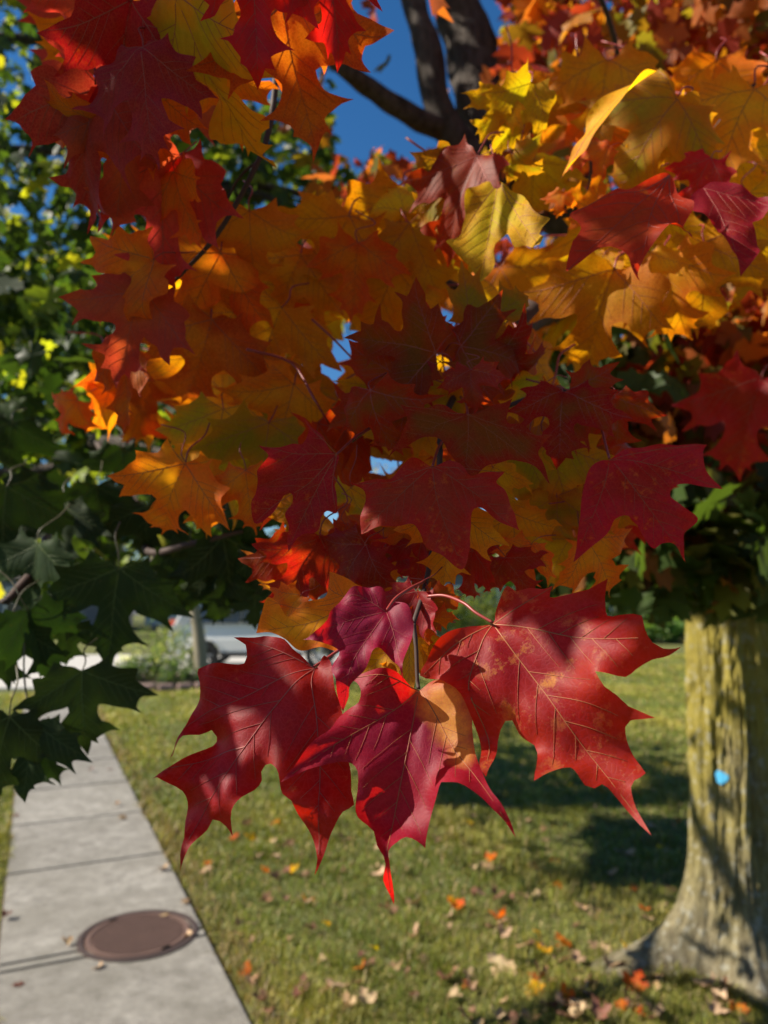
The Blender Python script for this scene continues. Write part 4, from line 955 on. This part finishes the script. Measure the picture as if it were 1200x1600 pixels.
YG = [((0.10, 0.14, 0.025), 3), ((0.20, 0.20, 0.03), 2), ((0.05, 0.085, 0.02), 2)]
OR = [((0.33, 0.13, 0.02), 2), ((0.28, 0.2, 0.03), 2), ((0.1, 0.12, 0.02), 1)]
def gp(px, dist): return Vector(((px - 600) / F * dist * 1.0, dist, 0))
tree('shade_tree', 'dark green tree beyond the driveway, behind the left leaves', gp(60, 34), 11, 4.5, GRN, g)
tree('shade_tree', 'yellow-green tree beyond the house at the left', gp(-60, 52), 13, 6, YG, g)
tree('shade_tree', 'leafy yellow-green tree far behind the parked car', gp(330, 46), 12, 5.5, YG, g)
tree('shade_tree', 'orange and green tree far behind the cluster', gp(640, 52), 11, 5, OR, g)
tree('shade_tree', 'dense dark tree behind the hedge at the right', gp(960, 37), 9, 4, GRN, g, lo=0.12)
tree('shade_tree', 'green tree at the right, hidden mostly by the trunk', gp(1180, 42), 11, 5, GRN, g, lo=0.15)
# young tree by the planting bed
yb = gp(315, 15.2)
yt = empty('young_tree', yb, 'slim young tree with pale trunk in the planting bed', 'tree')
link('trunk', tube_mesh('trunk', [yb + Vector((0.1, 0, -0.05)), yb + Vector((0.0, 0, 0.9)), yb + Vector((-0.16, 0, 1.9)), yb + Vector((-0.2, 0, 3.0))], 0.16, 0.07, 12, 6, 0.15), yt, plain('pale_bark', (0.23, 0.20, 0.14), 0.9, 0.2, 0.3, 30, 0.5))
P = clumps(g, np.array(yb) + np.array([-.2, 0, 3.1]) + g.normal(size=(30, 3)) * np.array([.8, .8, .5]), 30, 0.2)
scatter('crown', P, g.uniform(.08, .13, len(P)), mixcols(g, len(P), YG), yt, g)

def shrub(name, label, base, rx, ry, h, table, g, n=900, leaf=(0.05, 0.09), shape='oval', group='shrubs round the lawn', hang=-0.3):
    t = empty(name, base, label, 'shrub', group)
    V, Fc = [], []
    for k in range(9):
        a = k * 0.7; p = base + Vector((0, 0, -0.02)); q = base + Vector((math.cos(a) * rx * .6, math.sin(a) * ry * .6, h * rnd.uniform(.55, .85)))
        v_, f_ = tube_arrays([p, p.lerp(q, .5) + Vector((0, 0, h * .08)), q], [.014, .010, .005], 5, 0, len(V)); V += v_; Fc += f_
    link('stems', mesh('stems', V, Fc, True), t, M_TWIG)
    d = rand_dirs(max(8, n // 30), g) * (g.random(max(8, n // 30)) ** .33)[:, None]
    c = np.array(base) + np.array([0, 0, h * .52]) + d * np.array([rx, ry, h * .46])
    P = clumps(g, c, 30, np.array([rx, ry, h]) * .11); P = P[P[:, 2] > .03]
    scatter('foliage', P, g.uniform(*leaf, len(P)), mixcols(g, len(P), table), t, g, shape, hang=hang)
    return t
PALE = [((0.22, 0.24, 0.12), 2), ((0.12, 0.17, 0.06), 3), ((0.35, 0.33, 0.22), .7)]
DKS = [((0.05, 0.09, 0.04), 3), ((0.09, 0.13, 0.07), 2)]
HOS = [((0.12, 0.20, 0.06), 3), ((0.22, 0.30, 0.11), 1)]
shrub('garden_shrub', 'airy pale green shrub in the planting bed', gp(258, 15.6) + Vector((0, .2, 0)), .85, .7, 1.15, PALE, g, 1500)
shrub('garden_shrub', 'low grey-green shrub at the left of the planting bed', gp(222, 15.3), .5, .45, .55, DKS, g, 800)
shrub('garden_shrub', 'low dark shrub at the right of the planting bed', gp(292, 15.1), .5, .45, .5, DKS, g, 800)
def flower(name, label, base, h, n, col, group):
    t = empty(name, base, label, 'flowers', group)
    P = np.array(base) + g.normal(size=(n * 4, 3)) * np.array([.22, .2, .08]) + np.array([0, 0, h * .5]); P[:, 2] = np.abs(P[:, 2])
    scatter('foliage', P, g.uniform(.05, .09, len(P)), mixcols(g, len(P), DKS), t, g, 'oval', hang=-.3)
    P = np.array(base) + g.normal(size=(n, 3)) * np.array([.22, .2, .05]) + np.array([0, 0, h])
    scatter('blossoms', P, g.uniform(.05, .08, n), mixcols(g, n, [(col, 1)], .1), t, g, 'oval', hang=-.6)
flower('flower_clump', 'white flowering clump beside the pale shrub', gp(212, 15.8), .5, 60, (.7, .68, .6), 'flowers in the bed')
# stone edging of the bed
bed = gp(262, 15.5)
ed = empty('bed_edging', (bed.x, bed.y, 0), 'curved reddish stone edging round the planting bed', 'edging')
M_STONE = plain('edging_stone', (0.22, 0.15, 0.13), 0.85, 0.25, 0.35, 15, 0.5)
bmS = bmesh.new(); box_bm(bmS, 0, 0, 0, .27, .15, .16, 0, .025); bmS = bm_mesh('stone', bmS); bmS.materials.append(M_STONE)
for k in range(24):
    a = 2 * math.pi * k / 24
    o = bpy.data.objects.new('stone', bmS); COL.objects.link(o); o.parent = ed
    o.location = (1.35 * math.cos(a), 1.05 * math.sin(a), .05); o.rotation_euler = (rnd.uniform(-.06, .06), rnd.uniform(-.06, .06), a + math.pi / 2 + rnd.uniform(-.1, .1))
bm = bmesh.new(); bmesh.ops.create_cone(bm, cap_ends=True, segments=32, radius1=1.3, radius2=1.1, depth=.12); bmesh.ops.scale(bm, vec=(1, .78, 1), verts=bm.verts[:]); bmesh.ops.translate(bm, vec=(0, 0, .05), verts=bm.verts[:])
local('mulch', bm, M_SOIL, ed)
# hedge, hostas and shrubs along the far lawn
for i, (px, d, rx, h, lab, tb, lf) in enumerate([(1010, 30, 1.3, 1.2, 'broad-leaved light green shrub beside the maple trunk, lit by sun', HOS, (.16, .28)), (1062, 31, 1.1, 1.0, 'drooping light green shrub touching the maple trunk in view', HOS, (.18, .3)),
        (940, 31, 1.9, 2.8, 'dark shrub left of the light green one at the lawn edge', DKS, (.10, .16)), (860, 31, 1.9, 2.8, 'dark rounded shrub by the grey house wall', DKS, (.10, .16)), (760, 29.5, 1.6, 2.2, 'green shrub under the big speckled crimson leaf', YG, (.1, .16)),
        (1140, 33, 1.8, 2.4, 'tall dark shrub behind the maple trunk', DKS, (.10, .18)), (690, 29, 1.4, 2.0, 'low yellow-green shrub behind the hanging twig', YG, (.1, .15)), (600, 28.5, 1.7, 2.5, 'pale flowering shrub seen between the red leaves', [((.62, .6, .52), 2), ((.12, .17, .06), 3)], (.1, .15))]):
    shrub('hedge_shrub', lab, gp(px, d), rx, rx * .8, h, tb, g, 1900, lf)

# houses
M_SID = plain('grey_siding', (0.15, 0.165, 0.19), .7, .3, .08, 6, 0); M_SID2 = plain('white_siding', (0.62, 0.61, 0.58), .7, .3, .06, 6, 0)
M_ROOF = plain('shingles', (0.10, 0.09, 0.085), .9, .2, .3, 25, .3); M_TRIM = plain('white_trim', (0.75, 0.74, 0.70), .6, .3, .05, 10, 0)
M_GLASS = plain('window_glass', (0.03, 0.04, 0.05), .06, .6, .1, 5, 0); M_DOOR = plain('door_paint', (0.20, 0.05, 0.04), .5, .4, .1, 10, 0); M_BRICK = plain('foundation', (0.3, 0.26, 0.23), .9, .2, .2, 20, .3)
def house(label, c, w, d, h, rh, wall, g_axis='x', garage=False):
    t = empty('house', c, label, 'house', 'houses round the lawn')
    bm = bmesh.new()
    hw, hd = w / 2, d / 2
    pts = [(-hw, -hd, 0), (hw, -hd, 0), (hw, hd, 0), (-hw, hd, 0), (-hw, -hd, h), (hw, -hd, h), (hw, hd, h), (-hw, hd, h), (-hw, 0, h + rh), (hw, 0, h + rh)]
    vs = [bm.verts.new(p) for p in pts]
    for f in ((0, 1, 5, 4), (1, 2, 6, 9, 5), (2, 3, 7, 6), (3, 0, 4, 8, 7), (3, 2, 1, 0)): bm.faces.new([vs[i] for i in f])
    wl = local('wall', bm, wall, t)
    n = int(h / .16)
    for k in range(1, n):                                   # clapboard courses on the front
        bm = bmesh.new(); box_bm(bm, 0, -hd - .008, k * .16 + .2, w - .02, .016, .03); o = local('clapboard', bm, wall, wl)
    for s_ in (-1, 1):
        bm = bmesh.new(); ov = .35; L = math.hypot(hd + ov, rh * (hd + ov) / hd)
        a = math.atan2(rh, hd)
        box_bm(bm, 0, 0, 0, w + 2 * ov, L, .14)
        bmesh.ops.rotate(bm, cent=(0, 0, 0), matrix=Matrix.Rotation(-s_ * a, 3, 'X'), verts=bm.verts[:])
        bmesh.ops.translate(bm, vec=(0, s_ * (hd + ov) / 2, h + rh - rh * (hd + ov) / hd / 2 + .1), verts=bm.verts[:])
        local('roof', bm, M_ROOF, t)
    bm = bmesh.new(); box_bm(bm, 0, -hd - .012, .12, w + .04, .03, .26); local('foundation', bm, M_BRICK, t)
    for k, x in enumerate(np.linspace(-hw + 1.2, hw - 1.2, max(2, int(w / 2.4)))):
        if garage and x > 0.3: continue
        if k == 1:
            bm = bmesh.new(); box_bm(bm, x, -hd - .03, 1.3, .95, .06, 2.1); dr = local('door', bm, M_DOOR, t)
            bm = bmesh.new(); box_bm(bm, x + .36, -hd - .08, 1.2, .05, .06, .12); local('handle', bm, M_TRIM, dr)
            continue
        bm = bmesh.new()
        for dx, dz, sx, sz in ((0, .66, 1.2, .1), (0, -.66, 1.2, .1), (-.55, 0, .1, 1.22), (.55, 0, .1, 1.22), (0, 0, 1.0, .05)): box_bm(bm, x + dx, -hd - .04, 1.6 + dz, sx, .08, sz)
        wn = local('window', bm, M_TRIM, t)
        bm = bmesh.new(); box_bm(bm, x, -hd - .02, 1.6, 1.0, .02, 1.22); local('pane', bm, M_GLASS, wn)
    if garage:
        for k in range(4):
            bm = bmesh.new(); box_bm(bm, hw - 2.0, -hd - .03, .38 + k * .53, 2.7, .05, .51, 0, .015); local('garage_panel', bm, M_TRIM, t)
    return t
house('grey sided house behind the shrubs and parked car', Vector((4.5, 38, 0)), 15, 8, 3.0, 2.2, M_SID)
house('bluish house far across at the left edge', Vector((-22, 44, 0)), 12, 8, 2.9, 2.2, M_SID)
house('white house seen through gaps above the parked car', Vector((-9.5, 48, 0)), 9, 8, 3.1, 2.4, M_SID2)

# parked car on the driveway, rear to the left
cb = gp(308, 19.2); cb = Vector((cb.x + 1.85, cb.y, 0.047))
car = empty('parked_car', cb, 'white car parked on the driveway behind the planting bed', 'car')
M_WHITE = plain('car_white', (0.72, 0.72, 0.70), .25, .5, .03, 3, 0); M_TYRE = plain('tyre', (0.02, 0.02, 0.02), .8, .3, .2, 40, .2); M_RIM = plain('rim', (0.5, 0.5, 0.5), .3, .6, .1, 20, 0)
M_TAIL = plain('tail_red', (0.55, 0.015, 0.02), .2, .6, .05, 10, 0); M_BLK = plain('black_plastic', (0.02, 0.02, 0.022), .6, .4, .1, 30, 0)
prof = [(-2.2, .42), (-2.28, .62), (-2.24, 1.0), (-2.12, 1.12), (-1.92, 1.55), (-1.6, 1.66), (-.4, 1.68), (.35, 1.58), (1.0, 1.12), (1.75, 1.0), (2.2, .82), (2.28, .6), (2.22, .36), (1.83, .3), (1.78, .52), (1.6, .68), (1.4, .72), (1.2, .68), (1.02, .52), (.97, .3), (-.97, .3), (-1.02, .52), (-1.2, .68), (-1.4, .72), (-1.6, .68), (-1.78, .52), (-1.83, .34)]
bm = bmesh.new()
rows = []
for yy, ins, cab in ((-.9, .05, .18), (-.93, 0, .13), (-.55, 0, 0), (.55, 0, 0), (.93, 0, .13), (.9, .05, .18)):
    row = []
    for x, z in prof:
        k = max(0, (z - 1.05) / .6)
        row.append(bm.verts.new((x * (1 - ins * .3), yy * (1 - cab * k) if abs(yy) > .6 else yy, z - (.02 if abs(yy) > .6 and z > 1.5 else 0))))
    rows.append(row)
nP = len(prof)
for a_, b_ in zip(rows, rows[1:]):
    for j in range(nP): bm.faces.new((a_[j], a_[(j + 1) % nP], b_[(j + 1) % nP], b_[j]))
bm.faces.new(rows[0]); bm.faces.new(rows[-1][::-1]); bmesh.ops.recalc_face_normals(bm, faces=bm.faces[:])
bmesh.ops.bevel(bm, geom=[e for e in bm.edges if e.calc_face_angle(0) > .5], offset=.03, segments=2, affect='EDGES')
local('body', bm, M_WHITE, car)
for sy in (-1, 1):
    for x0, x1, x2, x3 in ((-1.78, -.55, -.5, -1.55), (-.5, .78, .25, -.45)):
        bm = bmesh.new()
        bm.faces.new([bm.verts.new((x, sy * (.925 - .13 * (z - 1.05) / .6 + .012), z)) for x, z in ((x0, 1.1), (x1, 1.1), (x2, 1.52), (x3, 1.54))])
        r_ = bmesh.ops.extrude_face_region(bm, geom=bm.faces[:]); bmesh.ops.translate(bm, vec=(0, -sy * .03, 0), verts=[q for q in r_['geom'] if isinstance(q, bmesh.types.BMVert)]); bmesh.ops.recalc_face_normals(bm, faces=bm.faces[:])
        local('side_window', bm, M_GLASS, car)
    bm = bmesh.new(); box_bm(bm, -2.17, sy * .80, 1.02, .16, .18, .34, 0, .03); local('tail_light', bm, M_TAIL, car)
    bm = bmesh.new(); box_bm(bm, 2.12, sy * .68, .76, .22, .36, .14, 0, .03); local('headlight', bm, M_GLASS, car)
    bm = bmesh.new(); box_bm(bm, 0, sy * .93, .36, 2.0, .05, .12, 0, .02); local('sill', bm, M_BLK, car)
    bm = bmesh.new(); box_bm(bm, .72, sy * 1.02, 1.14, .1, .2, .13, 0, .03); local('mirror', bm, M_WHITE, car)
    for x in (-1.4, 1.4):
        bm = bmesh.new(); ring(bm, .21, .335, -.1, .1, 32); bmesh.ops.rotate(bm, cent=(0, 0, 0), matrix=Matrix.Rotation(R(90), 3, 'X'), verts=bm.verts[:]); bmesh.ops.translate(bm, vec=(x, sy * .83, .335), verts=bm.verts[:]); wh = local('wheel', bm, M_TYRE, car)
        bm = bmesh.new()
        bmesh.ops.create_cone(bm, cap_ends=True, segments=20, radius1=.07, radius2=.07, depth=.1)
        for k in range(5): box_bm(bm, .12 * math.cos(k * 1.2566), .12 * math.sin(k * 1.2566), 0, .2, .05, .06, k * 1.2566)
        bmesh.ops.rotate(bm, cent=(0, 0, 0), matrix=Matrix.Rotation(R(90), 3, 'X'), verts=bm.verts[:]); bmesh.ops.translate(bm, vec=(x, sy * .87, .335), verts=bm.verts[:]); local('rim', bm, M_RIM, wh)
for x, z, s_ in ((-2.31, .52, (.1, 1.7, .2)), (2.28, .48, (.1, 1.7, .2))):
    bm = bmesh.new(); box_bm(bm, x, 0, z, *s_, 0, .03); local('bumper', bm, M_BLK, car)
bm = bmesh.new(); vs = [bm.verts.new(p) for p in ((-2.155, -.68, 1.15), (-2.155, .68, 1.15), (-1.975, .6, 1.53), (-1.975, -.6, 1.53))]; bm.faces.new(vs); local('rear_window', bm, M_GLASS, car)
bm = bmesh.new(); vs = [bm.verts.new(p) for p in ((1.01, -.7, 1.16), (1.01, .7, 1.16), (.42, .6, 1.57), (.42, -.6, 1.57))]; bm.faces.new(vs); local('windscreen', bm, M_GLASS, car)

# ================================================================== GRASS AND FALLEN LEAVES
def grass():
    g = np.random.default_rng(5)
    N = 380000
    u = g.random(N)
    yy = 2.7 * (24 / 2.7) ** (u ** 0.9)
    xx = (g.random(N) * 2 - 1) * (yy * 0.56 + 0.25)
    s = xx * DIR.x + yy * DIR.y; t = xx * NOR.x + yy * NOR.y
    edge = 0.03 * np.sin(s * 5) + 0.02 * np.sin(s * 17) + 0.015 * np.sin(s * 41) + g.normal(0, .022, N)
    ok = ~((t > E_R - 0.005 + edge * .6) & (t < E_L + 0.005 + edge * .6) & (s < 14.6)) & ~((yy > 13.4) & (xx < 2.7) & (yy > 14.3 + (xx + 6) * .3) & (yy < 24))
    ok &= np.hypot(xx - TB.x, yy - TB.y) > 0.40
    patch = np.sin(xx * 2.3 + yy * 1.1) + np.sin(xx * 0.8 - yy * 2.0 + 2) + 0.8 * np.sin(xx * 5.1 + 3 * yy)
    bare = np.exp(-((xx - 1.15) ** 2 / 0.5 + (yy - 4.35) ** 2 / 0.35)) * 0.8 + np.exp(-((np.abs(t - (E_R - 0.1))) / 0.11) ** 2) * 0.45
    ok &= g.random(N) > bare
    ok &= g.random(N) < 0.80 + 0.13 * patch
    xx, yy, patch = xx[ok], yy[ok], patch[ok]; n = len(xx)
    far = yy / 3.5
    tuft = np.clip(np.sin(xx * 9.1 + 3 * np.sin(yy * 3.3)) * np.sin(yy * 8.3 + 2 * np.sin(xx * 4.1)), 0, 1)
    hgt = g.uniform(0.018, 0.05, n) * (1 + 0.15 * patch + 0.8 * tuft) * np.clip(far, 1, 1.5); wid = g.uniform(0.0016, 0.0032, n) * np.clip(far, 1, 5)
    a = g.random(n) * 6.283; lean = g.uniform(0.15, 1.1, n)
    ex = np.stack([np.cos(a), np.sin(a), 0 * a], 1); ld = np.stack([-np.sin(a), np.cos(a), 0 * a], 1)
    P = np.stack([xx, yy, lawn_z(xx, yy) - 0.003], 1)
    up = np.array([0, 0, 1.0])
    m = P + up * (hgt * .6)[:, None] + ld * (hgt * lean * .25)[:, None]
    tp = P + up * (hgt * np.clip(1.05 - lean * .4, .4, 1))[:, None] + ld * (hgt * lean * .95)[:, None]
    w = wid[:, None]
    V = np.stack([P - ex * w, P + ex * w, m + ex * w * .7, m - ex * w * .7, tp], 1).reshape(-1, 3)
    b = (np.arange(n) * 5)[:, None]
    FF = np.concatenate([b + [[0, 1, 2]], b + [[0, 2, 3]], b + [[3, 2, 4]]], 0)
    base = np.array([0.13, 0.175, 0.026]); yel = np.array([0.31, 0.28, 0.065]); dry = np.array([0.40, 0.31, 0.15])
    c = base + (yel - base) * np.clip(0.32 + 0.22 * patch + g.normal(0, .22, n), 0, 1)[:, None]
    dm = (g.random(n) < 0.12 + 0.05 * (patch < -0.5)); c[dm] = dry * g.uniform(.6, 1.1, (dm.sum(), 1))
    c *= g.uniform(.6, 1.35, (n, 1)) * (1 + .16 * np.sin(xx * 7 + 2 * np.sin(yy * 5)) * np.sin(yy * 6.1 + xx))[:, None]
    tt = xx * NOR.x + yy * NOR.y; nr = (np.abs(tt - E_R + 0.06) < 0.10) & (g.random(n) < .55); c[nr] = np.array([.30, .22, .11]) * g.uniform(.5, 1.1, (nr.sum(), 1))
    c *= (1 + .35 * np.clip((yy - 7) / 5, 0, 1))[:, None] * np.array([1.04, 1.0, .9])  # far blades lightened: sun on the back lawn put into the colour
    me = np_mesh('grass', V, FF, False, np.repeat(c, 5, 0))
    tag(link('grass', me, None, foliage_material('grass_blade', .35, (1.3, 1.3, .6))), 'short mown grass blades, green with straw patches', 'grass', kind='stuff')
grass()

def fallen(x, y, size, kind, label, group, z=None, var=None):
    o = bpy.data.objects.new('fallen_leaf', FALLEN[rnd.randrange(len(FALLEN)) if var is None else var]); COL.objects.link(o)
    zz = (float(lawn_z(np.float64(x), np.float64(y))) + 0.028 if z is None else z)
    o.location = (x, y, zz); o.scale = (size,) * 3
    o.rotation_euler = (rnd.uniform(-.5, .5), rnd.uniform(-.5, .5), rnd.uniform(0, 6.28))
    if z is not None: o.rotation_euler = (rnd.uniform(-.1, .1), rnd.uniform(-.1, .1), rnd.uniform(0, 6.28))
    set_mat(o, LM[kind]); tag(o, label, 'leaf', group)
    return o
SING = [(708, 1415, 'orange', 'largest orange leaf on the lawn below the lowest crimson leaf tip', .10), (790, 1512, 'pale', 'pale tan curled leaf standing in the grass, lower middle', .12), (990, 1555, 'orange', 'orange leaf lying in front of the maple roots', .10),
        (455, 1368, 'gold', 'small yellow leaf on the lawn just under the drooping leaf tip', .07), (640, 1415, 'dry', 'tan leaf on the lawn under the lowest leaf tip', .08), (905, 1580, 'pale', 'cream leaf near the bottom edge beside the roots', .09),
        (535, 1555, 'pale', 'pale crumpled leaf near the bottom edge, left of middle', .10), (945, 1485, 'pale', 'whitish leaf at the end of the left root', .10), (705, 1535, 'brown', 'dark brown curled leaf in the lower middle lawn', .10)]
for px, py, kind, lab, sz in SING:
    p = ground(px, py); fallen(p.x, p.y, sz, kind, lab, 'single fallen leaves')
SWL = [(103, 1490, 'dry', 'tan leaf on the sidewalk at the left of the manhole cover', .05), (155, 1527, 'pale', 'pale leaf on the sidewalk below the manhole cover', .05), (27, 1552, 'brown', 'dark leaf near the left bottom of the sidewalk', .045), (297, 1475, 'pale', 'pale pinkish leaf on the right rim of the manhole cover', .05), (255, 1444, 'dry', 'tan leaf lying on top of the manhole cover', .05),
       (187, 1287, 'dry', 'curled brown leaf at the sidewalk edge beyond the cover', .07), (140, 1211, 'brown', 'small dark leaf far along the sidewalk, left one', .06), (171, 1209, 'brown', 'small dark leaf far along the sidewalk, right one', .06), (22, 1281, 'brown', 'dark leaf at the left edge of the far sidewalk', .06), (250, 1368, 'dry', 'brown leaf where sidewalk meets lawn above the cover', .07), (285, 1422, 'dry', 'tan leaf on the sidewalk edge just above the cover', .05), (180, 1266, 'dry', 'small tan leaf by a far sidewalk joint', .05), (5, 1448, 'brown', 'dark leaf at the left border beside the sidewalk', .06)]
for px, py, kind, lab, sz in SWL:
    p = ground(px, py); fallen(p.x, p.y, sz, kind, lab, 'leaves on the sidewalk', 0.047)
KINDS = [('pale', 'pale dry leaf', 34), ('dry', 'tan dry leaf', 36), ('brown', 'brown leaf', 26), ('orange', 'orange leaf', 6), ('gold', 'yellow leaf', 8), ('rust', 'reddish leaf', 9)]
pool = [k for k in KINDS for _ in range(k[2])]
drop = []
while len(drop) < 265:
    px = rnd.uniform(230, 1200); py = 1130 + 480 * (rnd.random() ** 0.8)
    p = ground(px, py)
    s, t = p.x * DIR.x + p.y * DIR.y, p.x * NOR.x + p.y * NOR.y
    if t > E_R - 0.05 or (p - TB).length < 0.42: continue
    if px < 700 and rnd.random() < .35: continue
    k = rnd.choice(pool)
    zy = 'at the bottom edge' if py > 1500 else 'on the lower lawn' if py > 1370 else 'on the middle lawn' if py > 1250 else 'on the far lawn'
    zx = 'near the sidewalk' if px < 560 else 'below the crimson leaves' if px < 880 else 'near the maple roots'
    drop.append((px, p, k, zy, zx))
ORD = 'leftmost second third fourth fifth sixth seventh eighth ninth tenth eleventh twelfth thirteenth fourteenth fifteenth sixteenth seventeenth eighteenth nineteenth twentieth'.split()
drop.sort(key=lambda d: d[0]); seen = {}
for px, p, k, zy, zx in drop:
    i = seen[(k[1], zy, zx)] = seen.get((k[1], zy, zx), -1) + 1
    lab = ORD[i] + ' ' + k[1] + (' ' if i == 0 else ' from the left, ') + zy + ' ' + zx if i < 20 else k[1] + ' ' + zy + ' ' + zx
    fallen(p.x, p.y, rnd.uniform(0.04, 0.09), k[0], lab, k[1].replace('leaf', 'leaves') + ' fallen on the lawn')
